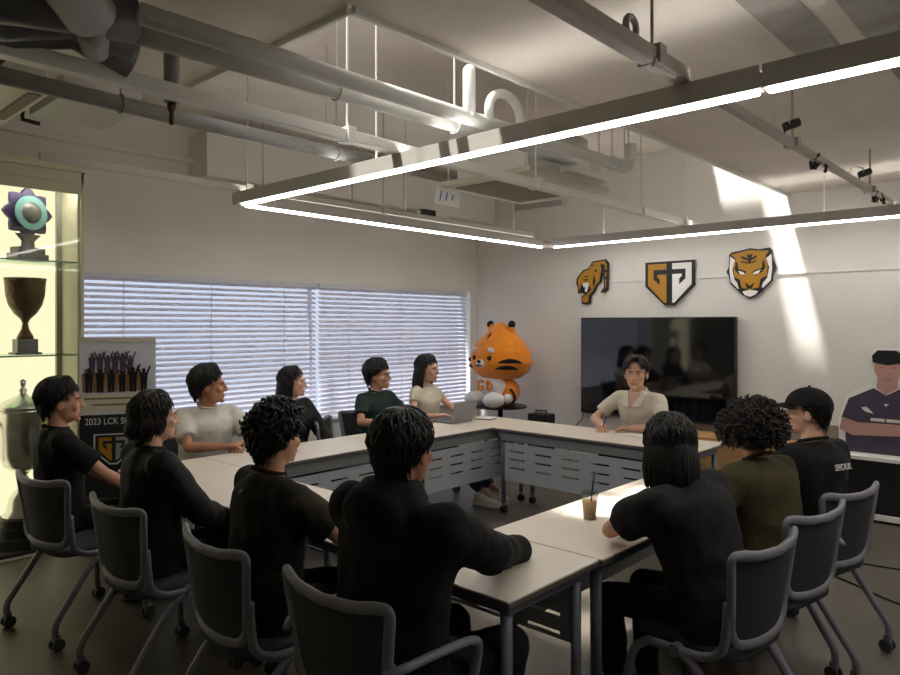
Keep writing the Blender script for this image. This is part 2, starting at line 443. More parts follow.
# suspended rails, pipes
def rail(label, a, b, h, wd, m, rods, zt, name='ceiling_rail', clips=True):
    t = thing(name, label, 'rail', a)
    A = V(a); d = V(b) - A
    mb = MB(); x = V((0, 0, 1)).cross(d.normalized()); vs = []
    for P in (V((0, 0, 0)), d):
        for sx, z in ((-wd, -h), (wd, -h), (wd, h), (-wd, h)): vs.append(P + x * sx + V((0, 0, z)))
    mb.add(vs, [(0, 1, 2, 3), (7, 6, 5, 4), (0, 4, 5, 1), (1, 5, 6, 2), (2, 6, 7, 3), (3, 7, 4, 0)])
    part('rail_channel', mb, m, t, bevel=.004)
    for f in rods:
        p = d * f
        part('hanger_rod', MB().cyl(p + V((0, 0, h)), p + V((0, 0, zt - A.z - p.z)), .006, 8), m, t)
        if clips: part('rod_clip', MB().box(p + V((0, 0, h * .2)), (.05 + wd * 1.2, .05, h * 2.6)), m, t, bevel=.003)
    return t
rail('long white suspended rail running over the near light bar to the back wall', (-2.7, .35, 2.53), (-2.74, 6.5, 2.53), .028, .030, M['white_paint'], (.30, .56, .80, .93), UP)
rail('cream suspended rail above the left light bar reaching the glass cabinet', (-4.27, 1.3, 2.53), (-4.27, 5.9, 2.53), .022, .02, M['rail'], (.28, .55), UP)
rk = rail('brown-grey rail at upper right ending in an open box channel at the near light bar', (-1.135, -.6, 2.53), (-1.135, 2.52, 2.53), .026, .03, M['rail_grey'], (.5, .92), 2.8)
part('cable_reel', MB().tube([V((.0, 2.72, .06)) + V((0, .035 * math.cos(a), .035 * math.sin(a))) for a in [i * PI / 6 for i in range(12)]], .012, 8, closed=True), M['rail_grey'], rk, smooth=True)
part('hook', MB().tube([(.03, 2.98, -.045), (.03, 2.82, -.045), (.05, 2.80, -.03)], .008, 6), M['rail_grey'], rk)
rk = rail('thin grey lighting rail at upper right carrying small spotlights and black cable', (-1.13, 2.62, 2.52), (-1.13, 6.4, 2.52), .018, .018, M['rail_grey'], (.31, .75), 2.8)
for i, (yy) in enumerate((1.05, 1.62, 2.55, 3.05)):
    if i % 2 == 0:
        part('clip_spotlight', MB().cyl((.0, yy, .06), (.05, yy + .05, .085), .022, 12).cyl((0, yy, .0), (0, yy, .06), .005, 6), M['black'], rk, smooth=False)
        part('white_cable', MB().tube([(-.02, yy - .02, .0), (-.05, yy - .05, .07), (-.02, yy - .08, .11), (.03, yy - .04, .09), (.02, yy + .02, .06)], .004, 6), M['white_paint'], rk, smooth=True)
    else:
        r2 = random.Random(i)
        for k in range(4):
            pts = [(.02 * math.cos(a + k) + r2.uniform(-.015, .015), yy + a * .04 - .10 + k * .02, .035 * math.sin(a * 2 + k) - .02) for a in [j * .55 for j in range(9)]]
            part('black_cable', MB().tube(pts, .0065, 6), M['black'], rk, smooth=True)
def pipe(label, pts, r, m, rods=(), name='ceiling_pipe', zt=UP, bands=()):
    t = thing(name, label, 'pipe', pts[0])
    o = V(pts[0]); P = [V(p) - o for p in pts]
    part('pipe_run', MB().tube(P, r, 16), m, t, smooth=True)
    for f in rods:
        k = f * (len(P) - 1); i = min(int(k), len(P) - 2); p = P[i].lerp(P[i + 1], k - i)
        part('hanger_rod', MB().cyl(p + V((0, 0, r)), p + V((0, 0, zt - o.z - p.z)), .005, 8), m, t)
        part('pipe_clamp', MB().tube([p + V((math.cos(a) * (r + .004), 0, math.sin(a) * (r + .004))) for a in [i * PI / 8 for i in range(16)]], .006, 6, closed=True), m, t, smooth=True)
    return t
def arc(c, r, a0, a1, ax, ay, n=7):
    return [V(c) + V(ax) * (r * math.cos(R(a0 + (a1 - a0) * i / n))) + V(ay) * (r * math.sin(R(a0 + (a1 - a0) * i / n))) for i in range(n + 1)]
Yv, Zv, Xv = V((0, 1, 0)), V((0, 0, 1)), V((1, 0, 0))
p1 = pipe('white insulated pipe above the near light bar, ending in an upturned elbow', [(-2.30, 1.0, 2.62), (-2.29, 1.6, 2.62), (-2.24, 3.9, 2.62)] + arc((-2.235, 4.08, 2.70), .08, -90, 0, Yv, Zv) + [(-2.23, 4.16, 2.78)], .036, M['pipe_white'], (.2, .32, .62))
part('riser', MB().capsule((.05, 1.58, .03), (.05, 1.58, .22), .032, .032), M['pipe_white'], p1, smooth=True)
part('bent_branch', MB().tube([(.06, 1.72, .0), (.06, 1.72, .07)] + [V((.06, 1.72, .07)) + V((0, .13 - .13 * math.cos(R(a)), .10 * math.sin(R(a)))) for a in range(15, 180, 15)] + [(.06, 1.98, .06), (.06, 1.98, -.04)], .024, 12), M['pipe_white'], p1, smooth=True)
pipe('second white pipe running behind and left of the upturned pipe', [(-2.45, 1.06, 2.61), (-2.42, 1.75, 2.61), (-2.36, 3.2, 2.61)], .034, M['pipe_white'], (.55, .8))
pipe('grey insulated pipe beside the long white rail on the window side', [(-3.2, .2, 2.6), (-3.25, 1.6, 2.6), (-3.24, 2.95, 2.6)], .036, M['pipe_grey'], (.4, .85))
pipe('cream flat-topped pipe along the edge of the raised ceiling bay', [(-3.62, .2, 2.86), (-3.62, 3.4, 2.86)], .03, M['rail'], (.3, .8))
t = thing('sprinkler_pipe', 'grey vertical drop pipe with a brass nozzle, hanging at upper left', 'pipe', (-2.78, 1.335, 2.45))
part('pipe_run', MB().cyl((0, 0, .06), (0, 0, .95), .031, 16), M['pipe_grey'], t, smooth=True)
part('nozzle', MB().lathe((0, 0, 0), [(.008, -.03), (.012, -.01), (.009, .02), (.016, .03), (.018, .06)], 12), M['bronze'], t, smooth=True)

# ducts, air conditioners
t = thing('air_duct', 'dark insulated air duct with a slanted branch at the upper left corner', 'duct', (-2.34, .675, 2.585))
part('duct_body', MB().tube([(.55, -.55, .14), (.2, -.05, .1), (-.05, .2, .02)], .085, 16), M['pipe_grey'], t, smooth=True)
part('duct_branch', MB().tube([(-.05, .2, .02), (-.27, .30, -.01)], [.06, .045], 14), M['pipe_grey'], t, smooth=True)
wr = MB()
for i in range(3):
    pts = [(-.1 - .12 * i, -.45 + .2 * k + .05 * i, .04 + .03 * math.sin(k * 2 + i)) for k in range(5)]
    wr.tube(pts, [.09, .075, .09, .07, .085], 14)
part('foil_wrap', wr, M['duct_dark'], t, smooth=True)
t = thing('ventilation_unit', 'dark sheet-metal ventilation box with hanging cables in the upper left corner', 'ventilation unit', (-3.3, .55, 2.82))
part('housing', MB().box((-.15, -.15, .12), (.9, 1.1, .26)), M['duct_dark'], t, bevel=.01)
part('flange', MB().box((-.15, .42, .0), (.95, .03, .08)), M['rail_grey'], t)
for i in range(4):
    part('cable', MB().tube([(.05 + .06 * i, .42, .1), (.06 + .06 * i, .44, .0), (.04 + .06 * i, .43, -.06)], .008, 6), M['black'], t, smooth=True)
t = thing('air_conditioner', 'cream ceiling air conditioner with a dark louvre at the upper left edge', 'air conditioner', (-4.14, .75, 2.76))
part('body', MB().box((0, 0, .14), (.8, .86, .24)), M['white_paint'], t, bevel=.01)
part('panel', MB().box((0, 0, .0), (.9, .92, .04)), M['ac_cream'], t, bevel=.008)
g = MB()
for k in range(6): g.box((0, -.02 + .045 * k - .1, -.024), (.56, .018, .012))
part('louvre', g, M['dark'], t)
for q in (-.35, .35): part('hanger_rod', MB().cyl((q, .3, .26), (q, .3, .64), .006, 8), M['rail_grey'], t)
part('end_flap', MB().box((0, .40, -.021), (.6, .06, .012)), M['ac_brown'], t)
t = thing('junction_duct', 'small pale grey metal box between the left air conditioner and window wall', 'duct box', (-4.3, 1.55, 2.82))
part('box_body', MB().box((0, 0, .06), (.55, .42, .12)), M['alu'], t, bevel=.006)
part('drain_pipe', MB().tube([(-.15, -.28, .0), (-.15, -.28, -.06), (-.12, -.2, -.075)], .013, 8), M['black'], t, smooth=True)
part('rod', MB().cyl((.2, .15, .12), (.2, .15, .58), .006, 8), M['rail_grey'], t)

t = thing('air_conditioner', 'white ceiling cassette with foil-wrapped top hanging near the room corner', 'air conditioner', (-3.15, 4.25, 2.62))
part('panel', MB().box((0, 0, .015), (.84, 1.02, .035)), M['ac_cream'], t, bevel=.006)
part('intake_grille', MB().box((-.03, -.02, -.006), (.6, .78, .012)), M['ac_brown'], t)
part('body', MB().box((0, 0, .14), (.62, .84, .22)), M['white_paint'], t, bevel=.01)
f = MB()
f.loft([((.12, -.1, .14), (.36, 0, 0), (0, .30, 0)), ((.14, .1, .26), (.28, 0, 0), (0, .34, 0)), ((.16, .25, .38), (.18, 0, 0), (0, .25, 0))], 14)
part('foil_wrap', f, M['foil'], t, smooth=True)
part('hanger_bracket', MB().box((.46, .1, .06), (.09, .5, .04)), M['white_paint'], t, bevel=.004)
for x, y in ((-.36, -.46), (.36, -.46), (-.36, .46), (.36, .46)):
    part('hanger_rod', MB().cyl((x, y, .03), (x, y, .78), .006, 8), M['white_paint'], t)
t2 = thing('paper_tag', 'white paper tag with blue print hanging from the ceiling cassette', 'tag', (-3.55, 3.83, 2.585))
rot = Matrix.Rotation(R(50), 3, 'Z') @ Matrix.Rotation(R(10), 3, 'Y')
part('sheet', MB().box((0, 0, -.03), (.19, .004, .13), rot), M['paper'], t2)
lb = MB()
for i in range(3): lb.box(rot @ V((-.05 + .045 * i, -.003, -.03)), (.012, .002, .08 - .02 * i), rot)
part('print', lb, M['tag_blue'], t2)
part('string', MB().cyl((0, 0, .03), (.05, .02, .06), .002, 6), M['cord'], t2)
t = thing('air_grille', 'white louvred air outlet high on the back wall by the corner', 'vent', (-4.84, 6.78, 3.05))
part('grille_frame', MB().box((0, 0, .085), (.74, .02, .02)).box((0, 0, -.085), (.74, .02, .02)).box((-.36, 0, 0), (.02, .02, .17)).box((.36, 0, 0), (.02, .02, .17)), M['white_paint'], t)
s = MB()
for k in range(7): s.box((0, .0, -.07 + .023 * k), (.7, .014, .006), Matrix.Rotation(R(35), 3, 'X'))
part('louvre', s, M['white_paint'], t)
part('backing', MB().box((0, .012, 0), (.7, .004, .15)), M['deck'], t)
t = thing('wall_bracket', 'small black adapter with white bracket under the ceiling box by the window wall', 'bracket', (-5.42, 5.55, 2.82))
part('bracket', MB().box((0, .0, .0), (.12, .5, .03)), M['white_paint'], t)
part('adapter', MB().box((.06, -.1, .0), (.08, .2, .07)), M['black'], t, bevel=.008)
t = thing('gap_shelf', 'long dark cable tray hung under the boxed beam of the window wall', 'cable tray', (-5.36, 4.2, 2.78))
part('tray', MB().box((0, 0, 0), (.1, 2.2, .03)), M['ac_brown'], t)
for y in (-.8, .2, .9): part('hanger_rod', MB().cyl((0, y, .01), (0, y, .62), .005, 6), M['rail_grey'], t)
t = thing('wall_conduit', 'thin pale cable conduit running level along the back wall behind the emblems', 'conduit', (-4.4, 6.79, 2.07))
part('conduit_run', MB().bb((0, -.004, -.011), (5.6, .01, .011)), M['wall'], t, bevel=.003)

# ------------------------------------------------------------------ emblems
O3 = V
def board(name, label, x0, z0, px, layers, scale, off=.016):
    """polygons drawn in a px square frame, y down"""
    t = thing(name, label, 'emblem', (x0, YW, z0), 0, None)
    part('wall_spacer', MB().bb((-.06, -off, .06), (.06, 0, .12)), M['emb_black'], t)
    for k, (nm, polys, m, d0, d1) in enumerate(layers):
        mb = MB(); d0 += off; d1 += off
        for pl in polys:
            mb.prism([((a - px / 2) * scale, (px / 2 - b) * scale) for a, b in pl], (0, -d0, 0), (1, 0, 0), (0, 0, 1), -(0) or (d1 - d0))
        mb.build(nm, m, t)
    return t
def poly_off(pl, k):
    cx, cy = 346, 345
    return [(cx + (p[0] - cx) * k, cy + (p[1] - cy) * k) for p in pl]
SH_OUT = [(60, 125), (340, 125), (630, 125), (630, 395), (400, 610), (290, 610), (60, 395)]
SH_GOLD = [(95, 150), (312, 150), (312, 215), (160, 215), (160, 320), (235, 385), (235, 320), (205, 290), (205, 268), (312, 268), (312, 580), (290, 580), (95, 385)]
SH_WHITE = [(692 - a, b) for a, b in SH_GOLD][::-1]
board('shield_emblem', 'shield emblem split in gold and white halves above the television', -3.19, 2.045, 692, [
    ('backing', [SH_OUT], M['emb_black'], 0.001, .021), ('gold_half', [SH_GOLD], M['gold'], .021, .026), ('white_half', [SH_WHITE], M['emb_white'], .021, .026)], .00093)
HEAD_OUT = [(105, 130), (130, 105), (230, 90), (330, 72), (430, 90), (530, 78), (558, 110), (562, 200), (600, 290), (565, 350), (560, 430), (450, 540), (415, 575), (330, 620), (250, 580), (215, 545), (120, 450), (95, 350), (75, 320), (100, 260)]
HEAD_WHITE = [(118, 150), (170, 190), (140, 290), (160, 400), (225, 480), (205, 510), (125, 430), (110, 300)]
HEAD_WHITE2 = [(670 - a, b) for a, b in HEAD_WHITE][::-1]
HEAD_BEARD = [(250, 540), (330, 520), (415, 540), (390, 575), (330, 600), (275, 578)]
HEAD_GOLD = [(125, 130), (235, 108), (330, 92), (430, 108), (520, 110), (490, 170), (515, 260), (505, 380), (460, 420), (420, 500), (330, 520), (245, 500), (215, 420), (165, 380), (150, 270), (180, 180)]
stripes = [[(300, 130), (330, 150), (360, 130), (335, 240), (315, 240)], [(240, 150), (305, 185), (305, 205), (240, 175)], [(400, 150), (345, 185), (345, 205), (400, 175)], [(235, 205), (305, 225), (310, 240), (240, 220)], [(400, 205), (345, 225), (340, 240), (395, 220)],
           [(180, 220), (200, 215), (205, 290), (290, 320), (280, 370), (200, 340), (165, 290)], [(480, 215), (460, 220), (455, 290), (365, 320), (375, 370), (455, 340), (490, 290)],
           [(280, 440), (330, 480), (380, 440), (350, 510), (300, 510)], [(165, 380), (225, 410), (235, 500), (215, 520), (195, 440)], [(500, 380), (440, 410), (425, 500), (445, 520), (470, 440)]]
board('animal_head_emblem', 'gold, black and white tiger head emblem, right of the shield emblem', -2.385, 2.095, 670, [
    ('backing', [HEAD_OUT], M['emb_black'], 0.001, .02), ('white_fur', [HEAD_WHITE, HEAD_WHITE2, HEAD_BEARD], M['emb_white'], .02, .025), ('gold_face', [HEAD_GOLD], M['gold'], .02, .024),
    ('stripe_marks', stripes, M['emb_black'], .024, .027), ('eye_marks', [[(205, 310), (265, 330), (285, 360), (230, 350)], [(445, 310), (385, 330), (365, 360), (420, 350)]], M['emb_white'], .027, .029)], .00087)
T_OUT = [(120, 290), (160, 240), (210, 190), (290, 165), (340, 90), (520, 75), (560, 120), (555, 430), (510, 470), (450, 465), (500, 400), (495, 250), (460, 260), (460, 340), (400, 390), (380, 440), (320, 510), (315, 600), (195, 600), (190, 510), (240, 480), (200, 460), (140, 470), (140, 400), (120, 350)]
T_GOLD = [(140, 300), (180, 245), (225, 205), (300, 180), (350, 105), (510, 92), (535, 130), (530, 400), (480, 452), (520, 400), (515, 140), (480, 130), (455, 240), (440, 330), (385, 375), (360, 430), (290, 500), (290, 580), (210, 580), (205, 520), (270, 480), (330, 430), (310, 380), (200, 340), (160, 440), (155, 390)]
t_str = [[(340, 130), (370, 125), (350, 150)], [(370, 195), (415, 190), (390, 225)], [(455, 130), (500, 130), (480, 230)], [(210, 300), (300, 300), (255, 320)], [(220, 265), (300, 260), (260, 280)], [(515, 200), (540, 200), (540, 230), (515, 230)], [(515, 280), (540, 280), (540, 310), (515, 310)], [(370, 250), (390, 330), (360, 400), (350, 330)]]
board('walking_animal_emblem', 'gold and black walking tiger emblem, leftmost of the three on the wall', -4.095, 2.075, 675, [
    ('backing', [T_OUT], M['emb_black'], 0.001, .02), ('gold_body', [T_GOLD], M['gold'], .02, .024), ('stripe_marks', t_str, M['emb_black'], .024, .027),
    ('white_muzzle', [[(205, 345), (300, 345), (290, 400), (265, 460), (240, 440), (250, 390), (225, 400)]], M['emb_white'], .024, .027)], .00092)

# ------------------------------------------------------------------ television and back wall things
t = thing('television', 'large black wall-mounted television behind the man in the cream shirt', 'television', (-3.355, YW, 1.155))
TW, TH = 1.70, 1.05
part('bezel', MB().bb((-TW / 2, -.09, -TH / 2), (TW / 2, -.03, TH / 2)), M['black'], t, bevel=.006)
part('screen', MB().bb((-TW / 2 + .014, -.094, -TH / 2 + .03), (TW / 2 - .014, -.0895, TH / 2 - .014)), M['tvscreen'], t)
part('wall_mount', MB().bb((-.3, -.03, -.2), (.3, -.001, .2)), M['black'], t)
tag(MB().tube([(-4.2, 6.77, .68), (-4.22, 6.76, .55), (-4.35, 6.77, .42), (-4.4, 6.77, .2), (-4.42, 6.76, .09), (-4.3, 6.74, .006), (-3.9, 6.72, .006)], .006, 6).build('power_cable', M['black'], smooth=True), 'black cable dropping from the left corner of the television', 'cable')
t = thing('low_cabinet', 'low plywood cabinet against the wall under the television', 'cabinet', (-2.6, 6.56, 0))
part('carcass', MB().bb((-.95, -.2, .04), (.95, .2, .56)), M['wood'], t, bevel=.004)
for i in range(3): part('door', MB().bb((-.94 + .63 * i, -.216, .06), (-.94 + .63 * i + .62, -.201, .54)), M['wood'], t, bevel=.003)
part('plinth', MB().bb((-.93, -.18, 0), (.93, .18, .04)), M['dark'], t)
t = thing('display_bench', 'long black bench with white top edge under the printed figure', 'bench', (-.35, 6.62, 0))
part('base', MB().bb((-1.2, -.12, .07), (1.6, .16, .5)), M['bench_black'], t, bevel=.004)
part('top', MB().bb((-1.24, -.15, .5), (1.64, .17, .53)), M['paper'], t, bevel=.003)
part('kick_strip', MB().bb((-1.2, -.14, .025), (1.6, .16, .07)), M['paper'], t, bevel=.003)
part('shadow_gap', MB().bb((-1.15, -.1, 0), (1.55, .15, .025)), M['black'], t)
t = thing('cutout_figure', 'cardboard cutout of a player in purple jersey and black cap, arms crossed', 'standee', (-1.22, 6.56, .53))
def flat(nm, polys, m, y0, y1, bev=0):
    mb = MB()
    for pl in polys: mb.prism([(a, b) for a, b in pl], (0, -y0, 0), (1, 0, 0), (0, 0, 1), (y1 - y0))
    return mb.build(nm, m, t)
out = [(-.36, 0), (-.37, .28), (-.31, .49), (-.13, .60), (-.12, .70), (-.15, .82), (-.10, .88), (.06, .88), (.12, .80), (.10, .62), (.30, .51), (.36, .30), (.34, 0)]
flat('board', [out], M['paper'], 0, .012)
flat('jersey', [[(-.31, .02), (-.32, .28), (-.345, .30), (-.29, .46), (-.11, .555), (-.02, .50), (.07, .555), (.27, .47), (.34, .30), (.31, .02)]], M['jersey'], .012, .014)
flat('neck_and_face', [[(-.09, .56), (-.08, .64), (-.105, .70), (-.10, .78), (.08, .78), (.085, .70), (.06, .63), (.06, .56), (-.02, .505)]], M['st_skin'], .014, .016)
flat('forearms', [[(-.34, .30), (-.36, .20), (-.26, .155), (.10, .18), (.30, .22), (.34, .30), (.24, .32), (.10, .27), (-.10, .27), (-.22, .265)]], M['st_skin'], .0145, .017)
flat('cap', [[(-.115, .765), (-.12, .82), (-.08, .865), (.05, .865), (.10, .82), (.10, .765), (-.01, .745)]], M['emb_black'], .0165, .019)
flat('shadow_features', [[(-.07, .72), (-.03, .72), (-.03, .728), (-.07, .728)], [(.01, .72), (.05, .72), (.05, .728), (.01, .728)], [(-.035, .63), (.015, .63), (.01, .637), (-.03, .637)]], M['lip'], .0165, .018)  # printed eyes and mouth
flat('jersey_marks', [[(-.20, .39), (-.17, .36), (-.11, .345), (-.13, .37), (-.16, .40)], [(.14, .40), (.17, .35), (.20, .40), (.185, .40), (.17, .37), (.155, .40)], [(-.04, .43), (0, .43), (-.02, .41)],
                      [(-.13, .285), (-.03, .285), (-.03, .31), (-.13, .31)], [(-.02, .285), (.10, .285), (.10, .31), (-.02, .31)]], M['emb_white'], .0145, .016)
part('easel_leg', MB().box((0, .05, .3), (.03, .005, .6), Matrix.Rotation(R(-8), 3, 'X')), M['paper'], t)
t = thing('display_stool', 'black pedestal stool carrying the orange plush tiger', 'stool', (-4.98, 6.25, 0))
part('base', MB().lathe((0, 0, 0), [(.2, 0), (.2, .015), (.05, .03)], 24), M['black'], t, smooth=False)
part('pole', MB().cyl((0, 0, .02), (0, 0, .66), .03, 16), M['black'], t, smooth=True)
part('top', MB().lathe((0, 0, .66), [(.05, 0), (.30, .005), (.30, .025), (.01, .03)], 28), M['black'], t)
t = thing('equipment_case', 'black upright equipment case behind the far table, right of plush', 'case', (-4.52, 6.4, 0))
part('shell', MB().box((0, 0, .31), (.24, .2, .62)), M['black'], t, bevel=.015)
part('handle', MB().tube([(-.07, 0, .62), (-.07, 0, .65), (.07, 0, .65), (.07, 0, .62)], .009, 8), M['rubber'], t, smooth=True)
part('latch', MB().box((0, -.105, .5), (.05, .012, .04)), M['steel_dark'], t)

# plush tiger toy (facing local +Y)
t = thing('plush_tiger', 'big orange plush tiger with egg-shaped head sitting on a black stool', 'plush toy', (-4.97, 6.25, .69), R(180 - 8))
b = MB(); b.ell((0, 0, .16), (.24, .20, .18)); b.ell((.2, .06, .14), (.07, .10, .10)); b.ell((-.2, .06, .14), (.07, .10, .10))
for k in range(1): b.ell((0, -.18, .06), (.05, .05, .05))
remesh(b, 'body', M['orange'], t, .012, 4)
h = MB()
prof = [(.02, .0), (.22, .01), (.33, .08), (.375, .19), (.35, .31), (.27, .43), (.16, .54), (.06, .62), (.01, .65)]
h.loft([((0, 0, .30 + z), (r * 1.05, 0, 0), (0, r * .86, 0)) for r, z in prof], 28)
for s_ in (-1, 1): h.ell((s_ * .15, .0, .87), (.055, .04, .075), Matrix.Rotation(R(s_ * 25), 3, 'Y'))
hd = remesh(h, 'head', M['orange'], t, .012, 5)
for s_ in (-1, 1):
    part('ear_tip', MB().ell((s_ * .175, .0, .915), (.042, .043, .045)), M['plush_black'], hd, smooth=True)
    part('eye', MB().ell((s_ * .12, .292, .545), (.034, .02, .03)), M['plush_black'], hd, smooth=True)
    part('eyebrow', MB().ell((s_ * .14, .283, .635), (.055, .02, .025), Matrix.Rotation(R(s_ * 15), 3, 'Y')), M['plush_white'], hd, smooth=True)
    for k, zz in enumerate((.43, .50)):
        pts = []
        for q in range(6):
            a = R(30 + 9 * q + 6 * k); zq = zz - .006 * q + .035 * math.sin(q * .5)
            rr = 0
            for (r0, z0), (r1, z1) in zip(prof, prof[1:]):
                if z0 <= zq - .30 <= z1: rr = r0 + (r1 - r0) * (zq - .3 - z0) / (z1 - z0)
            pts.append((s_ * rr * 1.05 * math.sin(a) * 1.0, rr * .86 * math.cos(a), zq))
        part('cheek_stripe', MB().tube(pts, [.006, .02, .026, .024, .018, .005], 8), M['plush_black'], hd, smooth=True)
    part('foot', MB().ell((s_ * .15, .25, .085), (.115, .13, .088)), M['plush_white'], t, smooth=True)
    part('paw', MB().ell((s_ * .245, .13, .1), (.05, .055, .055)), M['plush_white'], t, smooth=True)
    part('wrist_band', MB().tube([V((s_ * .235, .075, .125)) + V((.062 * math.cos(a), .02 * math.sin(a), .075 * math.sin(a))) for a in [i * PI / 6 for i in range(12)]], .012, 6, closed=True), M['plush_black'], t, smooth=True)
mz = part('muzzle', MB().ell((0, .305, .485), (.07, .035, .045)), M['plush_white'], hd, smooth=True)
part('nose', MB().ell((0, .335, .505), (.028, .018, .018)), M['plush_black'], hd, smooth=True)
part('mouth', MB().tube([(-.045, .333, .462), (-.02, .345, .455), (0, .342, .478), (.02, .345, .455), (.045, .333, .462)], .007, 6), M['plush_black'], hd, smooth=True)
fs = MB()
for q in (-1, 0, 1):
    fs.tube([(q * .07, .215 - .03 * abs(q), .74), (q * .05, .17 - .02 * abs(q), .79), (q * .03, .13, .83)], [.006, .02, .008], 8)
part('forehead_stripe', fs, M['plush_black'], hd, smooth=True)
part('belly', MB().ell((0, .13, .21), (.20, .105, .14)), M['plush_white'], t, smooth=True)
e = MB()
e.tube([V((-.075, .236, .235)) + V((.048 * math.cos(R(a)), .0, .05 * math.sin(R(a)))) for a in range(40, 330, 24)], .014, 8)
e.tube([(-.075, .24, .225), (-.035, .24, .225), (-.035, .24, .19)], .012, 8)
e.tube([(.03, .24, .285), (.03, .24, .185)], .014, 8); e.tube([V((.035, .238, .235)) + V((.065 * math.sin(R(a)), 0, .05 * math.cos(R(a)))) for a in range(0, 181, 20)], .014, 8)
for p_ in e.v: p_.x = -p_.x
part('belly_emblem', e, M['orange'], t, smooth=True)

# ------------------------------------------------------------------ trophy cabinet
t = thing('trophy_cabinet', 'tall lit glass trophy cabinet with cream frame at the left edge', 'cabinet', (-5.4, 1.94, 0))
DX = XW + .01 + 5.4
y0 = -1.6
part('back_panel', MB().bb((DX, y0, .045), (DX + .02, -.04, 2.62)), M['cablit'], t)
part('end_panel', MB().bb((DX + .02, -.04, .045), (-.02, 0, 2.7)), M['cab'], t)
part('top', MB().bb((DX, y0, 2.62), (0, 0, 2.70)), M['cab'], t, bevel=.004)
part('cornice', MB().bb((DX, y0, 2.70), (.012, .012, 2.76)), M['cab'], t, bevel=.006)
part('plinth', MB().bb((DX, y0, 0), (0, 0, .02)), M['cab'], t, bevel=.004)
part('bottom_shelf', MB().bb((DX, y0, .02), (0, 0, .045)), M['dark'], t, bevel=.004)
part('corner_post', MB().bb((-.022, -.022, .045), (0, 0, 2.7)), M['cab'], t, bevel=.003)
part('valance', MB().bb((-.024, y0, 2.545), (-.003, -.02, 2.62)), M['cab'], t)
part('light_tube', MB().bb((-.06, y0, 2.595), (-.03, -.05, 2.615)), M['led'], t)  # glowing tube added behind the valance to brighten the trophies
part('back_post', MB().bb((DX + .02, -.075, .045), (DX + .055, -.04, 2.62)), M['cabgrey'], t)
part('front_glass', MB().bb((-.010, y0, .045), (-.004, -.022, 2.545)), M['cabglass'], t)
for z in (1.385, 2.05):
    s_ = part('shelf', MB().bb((DX + .02, y0, z - .005), (-.014, -.045, z + .005)), M['shelfglass'], t)
    part('shelf_edge', MB().bb((-.0135, y0, z - .005), (-.0115, -.045, z + .005)), M['shelfedge'], s_)
# trophies
t = thing('award_plaque', 'round purple and teal medallion award on the upper glass shelf', 'award', (-5.59, 1.63, 2.056), R(-70))
A = Matrix.Rotation(R(90), 3, 'X')
part('base', MB().box((0, 0, .025), (.24, .12, .05)).box((0, 0, .07), (.2, .1, .05)), M['award_grey'], t, bevel=.006)
part('stem', MB().loft([((0, 0, .09), (.055, 0, 0), (0, .03, 0)), ((0, 0, .14), (.05, 0, 0), (0, .025, 0)), ((0, 0, .19), (.1, 0, 0), (0, .03, 0))], 8), M['award_grey'], t)
fl = []
for k in range(32):
    a = 2 * PI * k / 32; r = .165 + .022 * math.cos(8 * a)
    fl.append((r * math.cos(a), r * math.sin(a)))
part('purple_flower', MB().prism(fl, (0, -.02, .34), (1, 0, 0), (0, 0, 1), -.03), M['purple'], t, bevel=.004)
part('teal_ring', MB().lathe((0, -.021 + .05, .34), [(.075, 0), (.12, 0), (.12, .012), (.075, .012)], 32, A.inverted()), M['teal'], t)
part('relief', MB().lathe((0, .05 - .021, .34), [(.08, 0), (.075, .012), (.05, .022), (.001, .026)], 24, A.inverted()), M['award_grey'], t, smooth=True)
t = thing('goblet_trophy', 'patterned bronze goblet trophy on the middle glass shelf', 'trophy', (-5.58, 1.61, 1.391))
part('base', MB().box((0, 0, .055), (.13, .13, .11)).box((0, 0, .008), (.17, .17, .016)), M['award_grey'], t, bevel=.006)
part('cup', MB().lathe((0, 0, .11), [(.055, 0), (.05, .02), (.025, .07), (.018, .11), (.03, .14), (.07, .18), (.105, .24), (.122, .31), (.128, .40), (.133, .43), (.122, .43), (.115, .38), (.09, .25), (.01, .2)], 32), M['bronze'], t, smooth=True)
t = thing('cup_trophy', 'tall silver lidded cup trophy on a black tiered base at cabinet bottom', 'trophy', (-5.6, 1.6, .047))
part('base', MB().lathe((0, 0, 0), [(.185, 0), (.185, .07), (.17, .075), (.17, .14), (.155, .145), (.155, .2), (.01, .2)], 36), M['black'], t)
part('cup', MB().lathe((0, 0, .2), [(.13, 0), (.13, .015), (.10, .05), (.085, .13), (.06, .17), (.03, .2), (.026, .24), (.04, .27), (.025, .29), (.06, .32), (.12, .36), (.145, .44), (.15, .6), (.165, .74), (.175, .75), (.16, .76), (.01, .76)], 36), M['silver'], t, smooth=True)
part('lid', MB().lathe((0, 0, .96), [(.17, 0), (.165, .02), (.11, .06), (.04, .09), (.02, .11), (.03, .13), (.012, .15), (.02, .17), (.02, .2), (.001, .21)], 32), M['silver'], t, smooth=True)
for s_ in (-1, 1):
    pts = [V((0, s_ * (.145 + .10 * math.sin(R(a))), .72 + .14 * math.cos(R(a)))) for a in range(10, 171, 16)]
    part('handle', MB().tube(pts, .012, 8), M['silver'], t, smooth=True)

# banner
t = thing('roll_up_banner', 'black and white roll-up banner with shield emblem beside the glass cabinet', 'banner', (-5.20, 2.10, 0), R(62))
